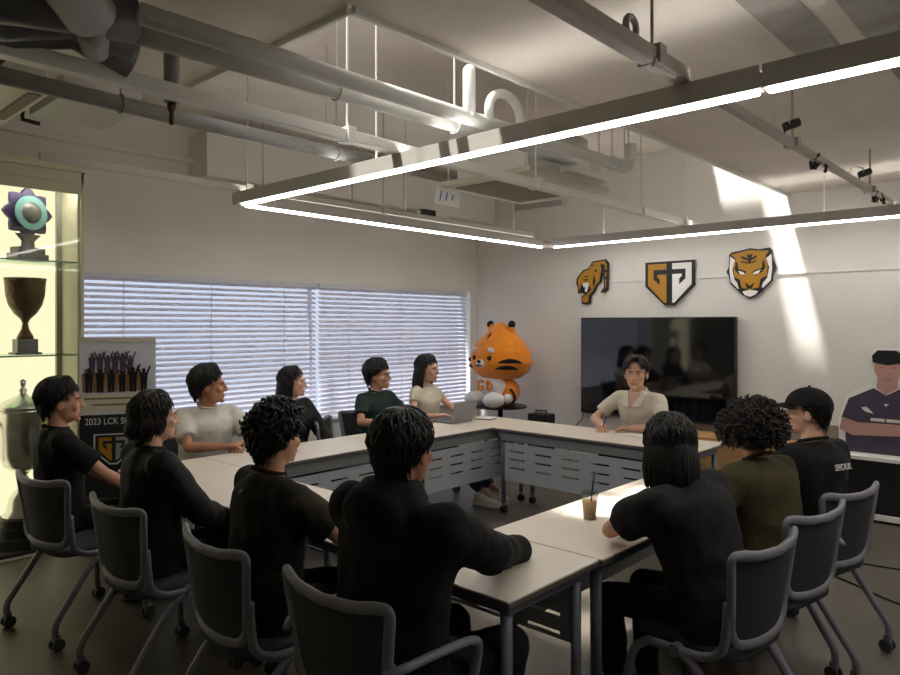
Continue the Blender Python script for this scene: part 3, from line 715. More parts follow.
# local x along the banner, local -y is its back; front faces local -Y
Wd, Ht = .50, 1.5
part('stand', MB().bb((-Wd / 2 - .02, -.06, 0), (Wd / 2 + .02, .06, .06)), M['steel_dark'], t, bevel=.01)
part('pole', MB().cyl((0, .03, .05), (0, .03, Ht), .012, 8), M['alu'], t)
part('top_bar', MB().bb((-Wd / 2, -.012, Ht - .02), (Wd / 2, .012, Ht + .01)), M['ac_cream'], t)
part('printed_sheet', MB().bb((-Wd / 2, -.002, .05), (Wd / 2, .002, .955)), M['banner_black'], t)
part('white_field', MB().bb((-Wd / 2, -.002, .955), (Wd / 2, .002, Ht)), M['banner_white'], t)
part('tan_strip', MB().bb((-Wd / 2, -.004, .975), (Wd / 2 - .05, -.002, 1.10)), M['cab'], t)
def figure(mb, x, z, h, y, up):
    """standing person printed flat: legs, torso, head, arms"""
    w = h * .17
    mb.prism([(x - w * .7, z), (x - w * .1, z), (x, z + h * .4), (x + w * .1, z), (x + w * .7, z), (x + w * .8, z + h * .5), (x + w, z + h * .76), (x + w * .4, z + h * .83), (x - w * .4, z + h * .83), (x - w, z + h * .76), (x - w * .8, z + h * .5)], (0, y, 0), (1, 0, 0), (0, 0, 1), .0012)
    mb.prism([(x + h * .075 * math.cos(k * PI / 5), z + h * .91 + h * .09 * math.sin(k * PI / 5)) for k in range(10)], (0, y, 0), (1, 0, 0), (0, 0, 1), .0012)
    if up:
        for q in (-1, 1):
            p = [(x + q * w * .8, z + h * .7), (x + q * w * 1.7, z + h * (.98 + .1 * up)), (x + q * w * 1.35, z + h * (1.02 + .1 * up)), (x + q * w * .5, z + h * .8)]
            mb.prism(p if q > 0 else p[::-1], (0, y, 0), (1, 0, 0), (0, 0, 1), .0012)
r2 = random.Random(3)
fr = [MB(), MB(), MB()]
for i in range(10): figure(fr[0], -.21 + .042 * i, 1.12, .17 + r2.uniform(-.01, .02), -.0045, 0)
for i in range(6): figure(fr[1], -.17 + .05 * i, 1.235 + r2.uniform(0, .02), .14 + r2.uniform(-.01, .02), -.006, (i % 3))
for i in range(6): figure(fr[2], -.19 + .072 * i, 1.115, .165 + r2.uniform(-.01, .02), -.0075, 1 if i > 3 else 0)
part('crowd_print', fr[0], M['banner_tan'], t); part('lifting_players_print', fr[1], M['jersey'], t); part('players_print', fr[2], M['emb_black'], t)
ln = MB()
for k in range(2): ln.bb((-.22 + .05 * k, -.006, 1.065 - .045 * k), (.16, -.0042, 1.078 - .045 * k))
part('caption_lines', ln, M['ac_brown'], t)
text('2023 LCK SUMMER', 'banner_title', .066, M['banner_white'], t, (0, -.004, .905), (R(90), 0, 0), .001, 'CENTER', .8)
kk = .00046
def bl(nm, pls, m, d):
    mb = MB()
    for pl in pls: mb.prism([((a - 346) * kk, (346 - b) * kk) for a, b in pl], (-.03, -d, .715), (1, 0, 0), (0, 0, 1), .001)
    mb.build(nm, m, t)
bl('emblem_outline', [SH_OUT], M['banner_white'], .003); bl('emblem_ground', [poly_off(SH_OUT, .91)], M['banner_black'], .0042)
bl('emblem_gold', [poly_off(SH_GOLD, .84)], M['gold'], .0054); bl('emblem_white', [poly_off(SH_WHITE, .84)], M['banner_black_mid'], .0054)

# ------------------------------------------------------------------ tables
def table(label, cx, cy, L, rz, pz=(.29, .61), W=.55):
    """length along local x, modesty panel on local +y side"""
    t = thing('folding_table', label, 'table', (cx, cy, 0), rz, 'white folding tables joined in a square')
    L2, W2 = L / 2 - .003, W / 2 - .002
    top = part('tabletop', MB().bb((-L2, -W2, .705), (L2, W2, .73)), M['table'], t, bevel=.003)
    part('edge_band', MB().bb((-L2 - .0015, -W2 - .0015, .7045), (L2 + .0015, W2 + .0015, .7245)), M['edge'], top, bevel=.003)
    part('front_rail', MB().bb((-L2 + .06, W2 - .06, .625), (L2 - .06, W2 - .02, .699)), M['steel_dark'], t, bevel=.004)
    part('rear_rail', MB().bb((-L2 + .06, -W2 + .05, .66), (L2 - .06, -W2 + .08, .699)), M['steel_dark'], t, bevel=.004)
    p = MB(); yy0, yy1 = W2 - .035, W2 - .029; a, b = -L2 + .10, L2 - .10
    z0, z1 = pz; rows = [z1 - .07, z1 - .14, z1 - .21]
    zc = z1
    ns = max(3, int((b - a) / .24)); st = (b - a) / ns; k = 0
    for zr in rows:
        p.bb((a, yy0, zr + .010), (b, yy1, zc))
        off = 0
        x = a
        for i in range(ns):
            p.bb((x, yy0, zr - .004), (x + st * .2, yy1, zr + .010)); 
            p.bb((x + st * .8, yy0, zr - .004), (x + st, yy1, zr + .010)); x += st
        zc = zr - .004
    p.bb((a, yy0, z0), (b, yy1, zc))
    part('modesty_panel', p, M['steel'], t)
    for sx in (-1, 1):
        part('end_rail', MB().bb((sx * (L2 - .06) - .02, -W2 + .05, .655), (sx * (L2 - .06) + .02, W2 - .02, .7)), M['leg_blue'], t, bevel=.005)
        for sy in (-1, 1):
            x, y = sx * (L2 - .06), sy * (W2 - .065)
            part('leg', MB().loft([((x, y, .09), (.016, 0, 0), (0, .022, 0)), ((x, y, .66), (.018, 0, 0), (0, .026, 0))], 14), M['leg_blue'], t, smooth=True)
            cs = part('caster', MB().bb((x - .012, y - .014, .05), (x + .012, y + .014, .095)), M['steel_dark'], t, bevel=.004)
            part('wheel', MB().cyl((x - .018, y, .032), (x - .004, y, .032), .031, 16).cyl((x + .004, y, .032), (x + .018, y, .032), .031, 16), M['rubber'], cs)
    return t
table('white folding table nearest the camera, under the arm of the man in the black hoodie', -2.092, 2.0125, 1.485, 0, (.40, .63))
table('white folding table in the near row, in front of the two people at left', -3.577, 2.0125, 1.485, 0, (.40, .63))
table('white folding table along the blinds, in front of the man in the white tee', -4.045, 3.011, 1.447, R(-90))
table('white folding table along the blinds with the grey laptop on it', -4.045, 4.458, 1.447, R(-90))
table('white folding table below the television, under the speaker\'s hands', -2.885, 4.905, 1.77, R(180), W=.55)
table('white folding table on the right carrying the iced coffee cup', -1.615, 3.17, 1.76, R(90))

# ------------------------------------------------------------------ chairs
def bez(P, n=8):
    """Catmull-Rom through P"""
    P = [V(p) for p in P]; Q = [P[0] * 2 - P[1]] + P + [P[-1] * 2 - P[-2]]; out = []
    for i in range(1, len(Q) - 2):
        a, b, c_, d = Q[i - 1], Q[i], Q[i + 1], Q[i + 2]
        for k in range(n):
            u = k / n
            out.append(.5 * ((2 * b) + (c_ - a) * u + (2 * a - 5 * b + 4 * c_ - d) * u * u + (3 * b - a - 3 * c_ + d) * u ** 3))
    out.append(P[-1]); return out
def back_pt(x, z):
    f = (z - .47) / .33
    return V((x, -.195 - .05 * f + .9 * x * x, z))
def make_chair(name, label, arms):
    t = thing('mesh_chair', label, 'chair', (0, 0, 0), 0, 'grey mesh nesting chairs around the tables')
    s_ = MB()
    rr = []
    for (k, z) in ((.9, .425), (1.0, .432), (1.0, .455), (.9, .468)):
        ring = []
        for i in range(32):
            a = 2 * PI * i / 32; ca, sa = math.cos(a), math.sin(a)
            ring.append(V((.225 * k * math.copysign(abs(ca) ** .45, ca), .03 + .215 * k * math.copysign(abs(sa) ** .45, sa), z + .012 * sa * (1 if sa < 0 else -.6))))
        rr.append(ring)
    s_.rings(rr); part('seat', s_, M['seat'], t, smooth=True)
    # back loop: wide at top with flared corners
    loop = bez([back_pt(x, z) for x, z in ((0, .795), (.13, .80), (.215, .812), (.245, .80), (.238, .74), (.222, .64), (.205, .54), (.17, .487), (.09, .472), (0, .47), (-.09, .472), (-.17, .487), (-.205, .54), (-.222, .64), (-.238, .74), (-.245, .80), (-.215, .812), (-.13, .80))] + [back_pt(0, .795)], 4)[:-1]
    part('back_frame', MB().tube(loop, .019, 10, closed=True, flat=.75, up=(0, 1, 0)), M['chair'], t, smooth=True)
    g = MB(); n, m = 14, 12; vs = []
    for j in range(m + 1):
        z = .478 + (.797 - .478) * j / m; hw = .19 + .045 * (j / m) if j > 1 else (.13 if j == 0 else .175)
        for i in range(n + 1): vs.append(back_pt(-hw + 2 * hw * i / n, z))
    vs2 = [p + V((0, .006, 0)) for p in vs]; N = len(vs)
    fs = []
    for j in range(m):
        for i in range(n):
            a = j * (n + 1) + i; fs.append((a, a + 1, a + n + 2, a + n + 1)); fs.append((N + a, N + a + n + 1, N + a + n + 2, N + a + 1))
    g.add(vs + vs2, fs); part('mesh_back', g, M['meshback'], t, smooth=True)
    for sx in (-1, 1):
        part('side_frame', MB().tube(bez([(sx * .222, -.165, .64), (sx * .225, -.16, .55), (sx * .23, -.145, .47), (sx * .235, -.08, .43), (sx * .24, .02, .425), (sx * .24, .14, .42)], 5), .0165, 10, flat=1.0), M['chair'], t, smooth=True)
        part('hub', MB().cyl((sx * .222, .02, .425), (sx * .262, .02, .425), .024, 14), M['chair_tube'], t)
        for nm, pts in (('rear_leg', [(sx * .24, .0, .42), (sx * .243, -.07, .37), (sx * .245, -.19, .21), (sx * .247, -.245, .13), (sx * .247, -.25, .075)]), ('front_leg', [(sx * .24, .14, .42), (sx * .243, .20, .36), (sx * .247, .235, .2), (sx * .247, .24, .075)])):
            part('leg', MB().tube(bez(pts, 5), .0165, 10), M['chair_tube'], t, smooth=True)
            y = pts[-1][1]
            cs = part('caster', MB().bb((sx * .247 - .012, y - .012, .045), (sx * .247 + .012, y + .022, .08)), M['chair_tube'], t, bevel=.004)
            part('wheel', MB().cyl((sx * .247 - .024, y + .008, .031), (sx * .247 - .008, y + .008, .031), .03, 16).cyl((sx * .247 + .008, y + .008, .031), (sx * .247 + .024, y + .008, .031), .03, 16), M['wheel_grey'], cs)
        if arms:
            part('armrest', MB().tube(bez([(sx * .228, -.20, .625), (sx * .262, -.15, .64), (sx * .275, -.02, .645), (sx * .278, .12, .635), (sx * .272, .155, .60), (sx * .262, .14, .50), (sx * .245, .10, .43)], 5), [.017] * 31, 10, flat=.8), M['chair'], t, smooth=True)
    part('under_bar', MB().cyl((-.24, .02, .41), (.24, .02, .41), .012, 10), M['chair_tube'], t)
    return t
ch = make_chair('mesh_chair', 'grey mesh chair with armrests under the man in the black hoodie', True)
ch.location = (-1.68, 1.50, 0); ch.rotation_euler = (0, 0, R(0))
ch2 = make_chair('mesh_chair', 'grey armless mesh chair under the person at far left, in front of the trophy cabinet', False)
ch2.location = (-4.03, 1.42, 0); ch2.rotation_euler = (0, 0, R(9))
copy_tree(ch2, (-3.19, 1.47, 0), R(2), 'grey armless mesh chair under the long-haired person in the black jacket')
copy_tree(ch2, (-2.36, 1.49, 0), R(-4), 'grey armless mesh chair under the man in the camouflage tee')
copy_tree(ch2, (-1.07, 2.66, 0), R(84), 'grey armless mesh chair under the long-haired person in the charcoal tee')
copy_tree(ch, (-1.06, 3.27, 0), R(80), 'grey mesh chair with armrests under the curly-haired person in olive')
copy_tree(ch2, (-1.045, 3.80, 0), R(76), 'grey armless mesh chair under the person in the black cap')
copy_tree(ch2, (-4.76, 2.47, 0), R(-90), 'grey mesh chair under the man in the white tee by the blinds')
copy_tree(ch2, (-4.76, 3.24, 0), R(-90), 'grey mesh chair under the long-haired woman in black by the blinds')
copy_tree(ch2, (-4.80, 4.20, 0), R(-90), 'grey mesh chair under the man in the green jersey by the blinds')
copy_tree(ch2, (-4.76, 4.74, 0), R(-90), 'grey mesh chair under the woman in the cream top by the blinds')
copy_tree(ch2, (-2.88, 5.56, 0), R(180), 'grey mesh chair under the speaker in front of the television')
ec = copy_tree(ch2, (-4.55, 3.68, 0), R(-50), 'empty mesh chair turned sideways beside the man in the green jersey')

# ------------------------------------------------------------------ people
SKULL_C, SKULL_R = V((0, -.012, .03)), V((.074, .092, .085))
def hairline(az, hl):
    az = abs((az + 180) % 360 - 180)
    for (a0, e0), (a1, e1) in zip(hl, hl[1:]):
        if a0 <= az <= a1: return e0 + (e1 - e0) * (az - a0) / (a1 - a0)
    return hl[-1][1]
HL_SHORT = [(0, 40), (35, 36), (60, 14), (78, -12), (92, -18), (110, -28), (140, -50), (180, -58)]
HL_LONG = [(0, 44), (30, 40), (60, 18), (78, -30), (95, -55), (130, -60), (180, -60)]
def sdir(az, el):
    return V((math.sin(R(az)) * math.cos(R(el)), math.cos(R(az)) * math.cos(R(el)), math.sin(R(el))))
def spt(az, el, off):
    d = sdir(az, el)
    if el < 0:
        w = min(1, max(0, (abs((az + 180) % 360 - 180) - 85) / 35.0)); w = w * w * (3 - 2 * w)
        c0 = max(.02, math.cos(R(el))); c1 = c0 * (1 - w) + w * math.cos(R(el * (.42 if LONGHAIR else .62))) * (.95 if el > -80 else .6)
        d = V((d.x * c1 / c0, d.y * c1 / c0, d.z * (1 + .55 * w)))
    return SKULL_C + V((d.x * (SKULL_R.x + off), d.y * (SKULL_R.y + off), d.z * (SKULL_R.z + off)))
LONGHAIR = False
def hair_mesh(style, seed, T=.024, length=None, bang=18):
    global LONGHAIR
    LONGHAIR = style in ('long', 'mullet')
    swept = style == 'swept'
    if swept: style = 'short'
    r = random.Random(seed); mb = MB()
    hl = HL_LONG if style in ('long', 'mullet') else HL_SHORT
    if swept: hl = [(0, 46), (35, 42), (60, 18)] + HL_SHORT[3:]
    nu, nv = 56, 34; rs = []
    for j in range(nv + 1):
        el = -90 + 180 * j / nv; ring = []
        for k in range(nu):
            az = 360 * k / nu; h = hairline(az, hl) + 5 * noise.noise(V((math.sin(R(az)) * 5, math.cos(R(az)) * 5, seed))); f = (el - h)
            if f < 0: off = -.022 - min(.02, -f * .002)
            else: off = .003 + T * (1 if style in ('long', 'mullet') or el > 0 else max(.3, 1 + el / 55)) * min(1, f / 28) * (.8 + .6 * noise.noise(V((math.sin(R(az)) * 2.4, math.cos(R(az)) * 2.4, el / 25 + seed))))
            el2 = max(-89, min(89, el)); ring.append(spt(az, el2, off) if f > -25 else SKULL_C + sdir(az, el2) * .04)
        rs.append(ring)
    mb.rings(rs)
    N = {'short': 1000, 'curly': 420, 'long': 800, 'mullet': 900, 'afro': 40, 'cap': 300}[style]; SR = {'curly': .7}.get(style, .42)
    for i in range(N):
        az = r.uniform(0, 360); h = hairline(az, hl)
        e0 = r.uniform(h + 6, 84)
        if style == 'cap' and e0 > 15: continue
        L = r.uniform(22, 40); e1 = e0 - L
        front = abs((az + 180) % 360 - 180) < 60
        e1 = max(e1, h - (bang if front else 7)); daz = r.uniform(-22, 22)
        off = .003 + T * min(1, max(0, (e0 - h)) / 28); pts = []; rad = []
        lift = r.uniform(.0, .007)
        for q in range(5):
            u = q / 4; ee = e0 + (e1 - e0) * u; f = max(0, ee - h)
            o = .004 + T * (1 if style in ('long', 'mullet') or ee > 0 else max(.3, 1 + ee / 55)) * min(1, f / 28) + lift * math.sin(u * PI * .9) + (.004 if ee < h else 0)
            if style == 'curly': o += .006 * math.sin(u * 9 + i)
            pts.append(spt(az + daz * u + (7 * math.sin(u * 8 + i) if style == 'curly' else 0), ee, o)); rad.append((.0085, .0095, .0085, .006, .0015)[q] * r.uniform(.7, 1.15) * SR)
        mb.tube(pts, rad, 5, flat=.55)
    if swept:
        for i in range(300):
            sgn = 1 if r.random() < .62 else -1
            st = spt(-10 + sgn * r.uniform(0, 14), r.uniform(46, 76), T)
            e1 = r.uniform(4, 30); a1 = sgn * r.uniform(34, 66); bulge = r.uniform(.006, .018)
            pts = [st, spt(-8 + sgn * r.uniform(12, 20), 48, T + bulge), spt(a1 * .68, (44 + e1) / 2 + 4, T * .8 + bulge), spt(a1 * .92, e1 + 6, .012 + bulge * .5), spt(a1, e1, .005)]
            mb.tube(pts, [.004, .0065, .006, .0045, .001], 5, flat=.55)
    if style in ('curly',):
        for i in range(230):
            az = r.uniform(0, 360); h = hairline(az, hl); e0 = r.uniform(h + 2, 86)
            if abs((az + 180) % 360 - 180) > 70 and e0 < 0: continue
            c_ = spt(az, e0, T * .8 + r.uniform(0, .012)); n_ = sdir(az, e0); x, y, _ = frame_of(n_)
            ph = r.uniform(0, 6); rr = r.uniform(.008, .014)
            mb.tube([c_ + x * (rr * math.cos(ph + a)) + y * (rr * math.sin(ph + a)) + n_ * (.005 * a) for a in [q * .7 for q in range(8)]], [.005] * 7 + [.002], 5)
    if style == 'afro':
        mb.ell((0, -.03, .03), (.14, .135, .125))
        for i in range(900):
            az = r.uniform(0, 360); a_ = abs((az + 180) % 360 - 180)
            el = math.degrees(math.asin(r.uniform(-.62, 1)))
            if a_ < 62 and el < 22: continue
            d = sdir(az, el); k = r.uniform(.12, .15)
            c_ = V((0, -.03, .022)) + V((d.x * k * 1.06, d.y * k, d.z * k * .93)); x, y, _ = frame_of(d)
            ph = r.uniform(0, 6); rr = r.uniform(.007, .013)
            mb.tube([c_ + x * (rr * math.cos(ph + a)) + y * (rr * math.sin(ph + a)) + d * (.0065 * a - .01) for a in [q * .9 for q in range(7)]], [.005] * 6 + [.002], 5)
    if style in ('long', 'mullet'):
        Ln = length or .26
        mb.loft([((0, -.055, .04), (.084, 0, 0), (0, .058, 0)), ((0, -.06, -.05), (.088, 0, 0), (0, .052, 0)), ((0, -.075, -.05 - Ln * .5), (.082, 0, 0), (0, .035, 0)), ((0, -.085, -.04 - Ln), (.06, 0, 0), (0, .018, 0))], 18)
        for i in range(320):
            az = r.uniform(78, 282); a0 = spt(az, r.uniform(0, 25), T * .7)
            out = V((a0.x, a0.y + .01, 0)); out.normalize()
            le = Ln * r.uniform(.75, 1.05); sw = r.uniform(-.02, .02)
            pts = [a0, a0 + out * .012 + V((0, 0, -.06)), a0 + out * .010 + V((sw * .5, -.012, -.06 - le * .45)), a0 + out * (-.002) + V((sw, -.018, -.05 - le * .8)), a0 + out * (-.012) + V((sw * 1.3, -.016, -.05 - le))]
            mb.tube(pts, [.004, .007, .007, .005, .001], 5, flat=.6)
    return mb

def ik(a, b, l1, l2, pole):
    a = V(a); b = V(b); d = b - a; L = min(d.length, (l1 + l2) * .995); d.normalize(); b = a + d * L
    x = (l1 * l1 - l2 * l2 + L * L) / (2 * L); h = math.sqrt(max(1e-6, l1 * l1 - x * x))
    p = V(pole); p = p - d * p.dot(d); p.normalize()
    return a + d * x + p * h, b

def hand(body, fing, wrist, fd, pn, side, sc_=1.0, curl=(22, 34, 24), spread=4):
    """fd: forward, pn: palm normal (out of the palm), side +1: thumb on +lat"""
    fd = V(fd).normalized(); pn = V(pn); pn = (pn - fd * pn.dot(fd)).normalized(); lat = fd.cross(pn).normalized()
    w = V(wrist)
    body.loft([(w - fd * .012, lat * .024 * sc_, pn * .019 * sc_), (w + fd * .02, lat * .029 * sc_, pn * .017 * sc_), (w + fd * .06 * sc_, lat * .039 * sc_, pn * .015 * sc_), (w + fd * .088 * sc_, lat * .039 * sc_, pn * .011 * sc_)], 14)
    for i, (u, L) in enumerate(((-.029, .85), (-.0095, 1.0), (.0095, 1.06), (.029, .95))):
        u *= -side  # index finger next to the thumb
        p = w + fd * (.078 - (.004 if i == 0 else 0)) * sc_ + lat * u * sc_
        a = 0; pts = [p - fd * .02]; dirn = (fd + lat * (u * spread * .9)).normalized()
        for q, (seg, cu) in enumerate(zip((.043, .027, .021), curl)):
            a += cu
            dv = dirn * math.cos(R(a)) + pn * math.sin(R(a))
            p = p + dv * seg * L * sc_; 
            if q == 0: pts.append(p - dv * seg * L * sc_)
            pts.append(p)
        fing.tube(pts, [.0088 * sc_, .009 * sc_, .0085 * sc_, .0078 * sc_, .0052 * sc_], 8)
    b = w + fd * .022 * sc_ + lat * side * .02 * sc_
    d1 = (fd * .7 + lat * side * .65 + pn * .25).normalized(); d2 = (fd * .9 + lat * side * .25 + pn * .3).normalized()
    fing.tube([b - d1 * .01, b + d1 * .035 * sc_, b + d1 * .035 * sc_ + d2 * .03 * sc_, b + d1 * .035 * sc_ + d2 * .055 * sc_], [.012 * sc_, .0105 * sc_, .0095 * sc_, .006 * sc_], 8)
    return w

def person(label, x, y, yaw, look, hands, lean=8, side=0, twist=0, sc_=.96, hair=('short', 1, .024), hairm='hair', top='tee_black', sleeve='short', loose=1.0,
           trouser='trouser', shoe='shoe', skin='skin', feet=((-.10, .36), (.10, .36)), hood=False, collar=False, cap=False, voxel=.0065, hem=None, poles=None, curl=(22, 34, 24), palms=None, female=False, headfwd=.03, knees=None, roll=0, sit=.455, hs=1.0):
    t = thing('person', label, 'person', (x, y, 0), R(yaw))
    inv = (Matrix.Translation(V((x, y, 0))) @ Matrix.Rotation(R(yaw), 4, 'Z')).inverted()
    S = sc_
    H = V((0, -.02, sit + .085 * S))
    th = R(lean)
    u = V((math.sin(R(side)), math.sin(th), math.cos(th))).normalized()
    rx = (V((math.cos(R(twist)), math.sin(R(twist)), 0))); rx = (rx - u * rx.dot(u)).normalized()
    ry = u.cross(rx) * 1.0  # forward
    hx = V((1, 0, 0)); 
    def at(tt, w=0, f=0): return H + u * (tt * S * 1.045) + rx * (w * S) + ry * (f * S)
    shw = (.158 if female else .182) * (1 + (loose - 1) * .5)
    bw = .92 if female else 1.0
    neckb = at(.485, 0, -.005)
    headc = neckb + u * (.036 * S) + V((0, 0, .103 * S * hs)) + ry * (headfwd * S)
    # head orientation
    lk = inv @ V(look) - headc
    hyaw = math.atan2(-lk.x, lk.y); hp = math.atan2(lk.z, math.hypot(lk.x, lk.y))
    HM = Matrix.Translation(headc) @ Matrix.Rotation(hyaw, 4, 'Z') @ Matrix.Rotation(hp, 4, 'X') @ Matrix.Rotation(R(roll), 4, 'Y') @ Matrix.Scale(S * hs * (.96 if female else 1.0), 4)
    body = MB(); fing = MB()
    # head
    k0 = len(body.v)
    body.ell(SKULL_C, SKULL_R, None, 28, 18)
    body.ell((0, .022, -.03), (.062, .064, .085), None, 24, 16)
    body.ell((0, .038, -.066), (.051 if not female else .043, .046, .041))
    body.ell((0, .074, -.096), (.019, .016, .015))
    body.capsule((0, .086, .012), (0, .104, -.026), .007, .0115); body.ell((0, .098, -.03), (.016, .012, .009))
    body.capsule((-.034, .074, .022), (.034, .074, .022), .012, .012)
    for s_ in (-1, 1):
        body.ell((s_ * .042, .060, -.022), (.022, .022, .024))
        body.ell((s_ * .076, -.006, -.006), (.009, .020, .032), Matrix.Rotation(R(s_ * 12), 3, 'Z') @ Matrix.Rotation(R(-12), 3, 'X'))
    body.capsule((-.016, .085, -.061), (.016, .085, -.061), .0065, .0065); body.capsule((-.014, .084, -.071), (.014, .084, -.071), .0065, .0065)
    body.xf(HM, k0)
    nk = .050 if not female else .043
    body.capsule(HM @ V((0, -.022, -.05)), neckb - u * .03, nk * S, (nk + .006) * S)
    # torso core, arms, legs
    def tor(mb, rows): mb.loft([(at(tt, 0, f), rx * (a * S * bw), ry * (b * S)) for tt, a, b, f in rows], 26)
    tor(body, [(-.07, .12, .08, 0), (0, .135, .09, 0), (.14, .125, .08, 0), (.26, .13, .085, .005), (.36, .135, .085, .005), (.43, .13, .07, 0), (.47, .085, .055, 0), (.495, .055, .05, 0)])
    arms = {}
    for nm, s_ in (('L', -1), ('R', 1)):
        sh = at(.425, s_ * shw, -.005)
        tgt = inv @ V(hands[nm])
        pl = V((s_ * .75, -.35, -.65)) if poles is None or nm not in poles else V(poles[nm])
        el, wr = ik(sh, tgt, .285 * S, .25 * S, pl)
        arms[nm] = (sh, el, wr)
        body.capsule(at(.40, s_ * .09), sh, .05 * S, .045 * S)
        body.capsule(sh, el, .044 * S * bw, .035 * S * bw); body.loft([(el.lerp(wr, q), frame_of(wr - el)[0] * rr_ * S * bw, frame_of(wr - el)[1] * rr_ * S * bw) for q, rr_ in ((-.05, .030), (.02, .036), (.25, .039), (.6, .032), (1.0, .024))], 14)
        fd = (wr - el).normalized()
        if palms and nm in palms: fd2, pn = palms[nm]; fd2 = inv.to_3x3() @ V(fd2)
        else: fd2, pn = fd, (0, 0, -1)
        fd2 = V(fd2)
        lat = V(fd2).normalized().cross((V(pn) - V(fd2).normalized() * V(pn).dot(V(fd2).normalized())).normalized())
        inward = -rx * s_
        hand(body, fing, wr, fd2, pn, 1 if lat.dot(inward) > 0 else -1, S * (.9 if female else 1.0), curl)
    lg = {}
    for nm, s_, ft in (('L', -1, feet[0]), ('R', 1, feet[1])):
        hip = H + hx * (s_ * .088 * S) + V((0, .01, -.005))
        ank = V((ft[0], ft[1], .085))
        kn, ank = ik(hip, ank, .43 * S, .41 * S, (s_ * .12, .55, 1.0))
        lg[nm] = (hip, kn, ank)
        body.capsule(hip, kn, .062 * S, .048 * S); body.capsule(kn, ank, .046 * S, .033 * S); body.capsule(ank, ank + V((0, .08, -.04)), .033, .025)
    remesh(body, 'body', M[skin], t, voxel, 3, extra=fing)
    # face parts
    for s_ in (-1, 1):
        e = MB(); e.ell((s_ * .031, .0775, .002), (.0135, .0075, .0048), None, 12, 8); e.xf(HM); eo = e.build('eye', M['eye_w'], t, smooth=True)
        e = MB(); e.ell((s_ * .031, .0825, .002), (.0056, .0036, .0046), None, 10, 8); e.xf(HM); e.build('iris', M['eye_b'], eo, smooth=True)
        e = MB(); e.tube([(s_ * .014, .0875, .018), (s_ * .03, .0865, .024), (s_ * .048, .074, .020)], [.003, .0042, .002], 6); e.xf(HM); e.build('eyebrow', M[hairm], t, smooth=True)
    e = MB(); e.capsule((-.017, .0885, -.066), (.017, .0885, -.066), .0045, .0045, 8); e.xf(HM); e.build('mouth', M['lip'], t, smooth=True)
    hm = hair_mesh(*hair[:3], *(hair[3:])); hm.xf(HM); hm.build('hair', M[hairm], t, smooth=True)
    if cap:
        cm = MB()
        rs = []
        for j in range(11):
            el = 2 + 88 * j / 10; rs.append([SKULL_C + V((0, .002, .012)) + V((d.x * .098, d.y * .116, d.z * .098)) for d in [sdir(360 * k / 36, min(el, 89.5)) for k in range(36)]])
        cm.rings(rs); cm.capsule((0, -.01, .138), (0, -.01, .142), .008, .008)
        cm.xf(HM); cp = cm.build('cap', M['tee_black'], t, smooth=True)
        bm_ = MB(); vs = []; n = 14
        for (k, zz) in ((.0, .0), (1.0, -.012)):
            for lay in (0, .005):
                for i in range(n + 1):
                    a = -62 + 124 * i / n
                    rr_ = 1.0 + k * .62 * math.cos(R(a * 1.25)) ** .7
                    vs.append(SKULL_C + V((math.sin(R(a)) * .095 * (1 + k * .10), math.cos(R(a)) * .112 * rr_, .018 + zz - .12 * abs(math.sin(R(a))) ** 2 * .12 + lay)))
        m_ = n + 1; fs = []
        for i in range(n):
            fs += [(i, i + 1, 2 * m_ + i + 1, 2 * m_ + i), (m_ + i, 3 * m_ + i, 3 * m_ + i + 1, m_ + i + 1), (2 * m_ + i, 2 * m_ + i + 1, 3 * m_ + i + 1, 3 * m_ + i), (i, m_ + i, m_ + i + 1, i + 1)]
        fs += [(0, 2 * m_, 3 * m_, m_), (n, m_ + n, 3 * m_ + n, 2 * m_ + n)]
        bm_.add(vs, fs); bm_.xf(HM); bm_.build('cap_brim', M['tee_black'], cp, smooth=False)
    # top garment
    g = MB(); lo = loose
    hm_ = -.09 if hem is None else hem
    tor(g, [(hm_, .180 * lo, .130 * lo, 0), (0, .175 * lo, .128 * lo, 0), (.14, .165 * lo, .118 * lo, 0), (.26, .172 * lo, .122 * lo, .008 if not female else .018), (.34, .186 * lo, .124 * lo, .008 if not female else .02), (.40, .192 * (1 + (lo - 1) * .6), .112 * lo, 0), (.44, .160, .098, -.005), (.468, .110, .080, -.008), (.485, .072, .062, -.006)])
    for nm, s_ in (('L', -1), ('R', 1)):
        sh, el, wr = arms[nm]
        g.capsule(at(.435, s_ * .07, -.01), sh, .056 * S, .060 * S * (1 + (lo - 1) * .5)); g.capsule(at(.36, s_ * .10), sh - u * .03, .075 * S, .060 * S * lo)
        if sleeve == 'short':
            d = el - sh; e_ = sh + d * .72
            x_, y_, dd = frame_of(d)
            g.loft([(sh - dd * .02, x_ * .056, y_ * .056), (sh + d * .1, x_ * .062 * lo, y_ * .062 * lo), (sh + d * .4, x_ * .061 * lo, y_ * .061 * lo), (e_, x_ * .063 * lo, y_ * .063 * lo)], 18)
        elif sleeve == 'cap':
            d = el - sh; x_, y_, dd = frame_of(d)
            g.loft([(sh - dd * .02, x_ * .05, y_ * .05), (sh + d * .1, x_ * .055, y_ * .055), (sh + d * .42, x_ * .058, y_ * .058)], 18)
        else:
            g.capsule(sh, el, .068 * S * lo, .060 * S * lo); 
            g.capsule(el, wr, .060 * S * lo, .040 * S * lo)
            if sleeve == 'over': g.capsule(wr, wr + (wr - el).normalized() * .10, .046 * S, .058 * S)
    if hood:
        g.loft([(neckb + u * q + ry * f, rx * a, ry * b) for q, a, b, f in ((-.05, .13, .115, -.02), (0, .125, .115, -.025), (.04, .10, .10, -.03), (.065, .075, .085, -.03))], 20)
        g.ell(neckb - ry * .105 - u * .035, (.125, .06, .085))
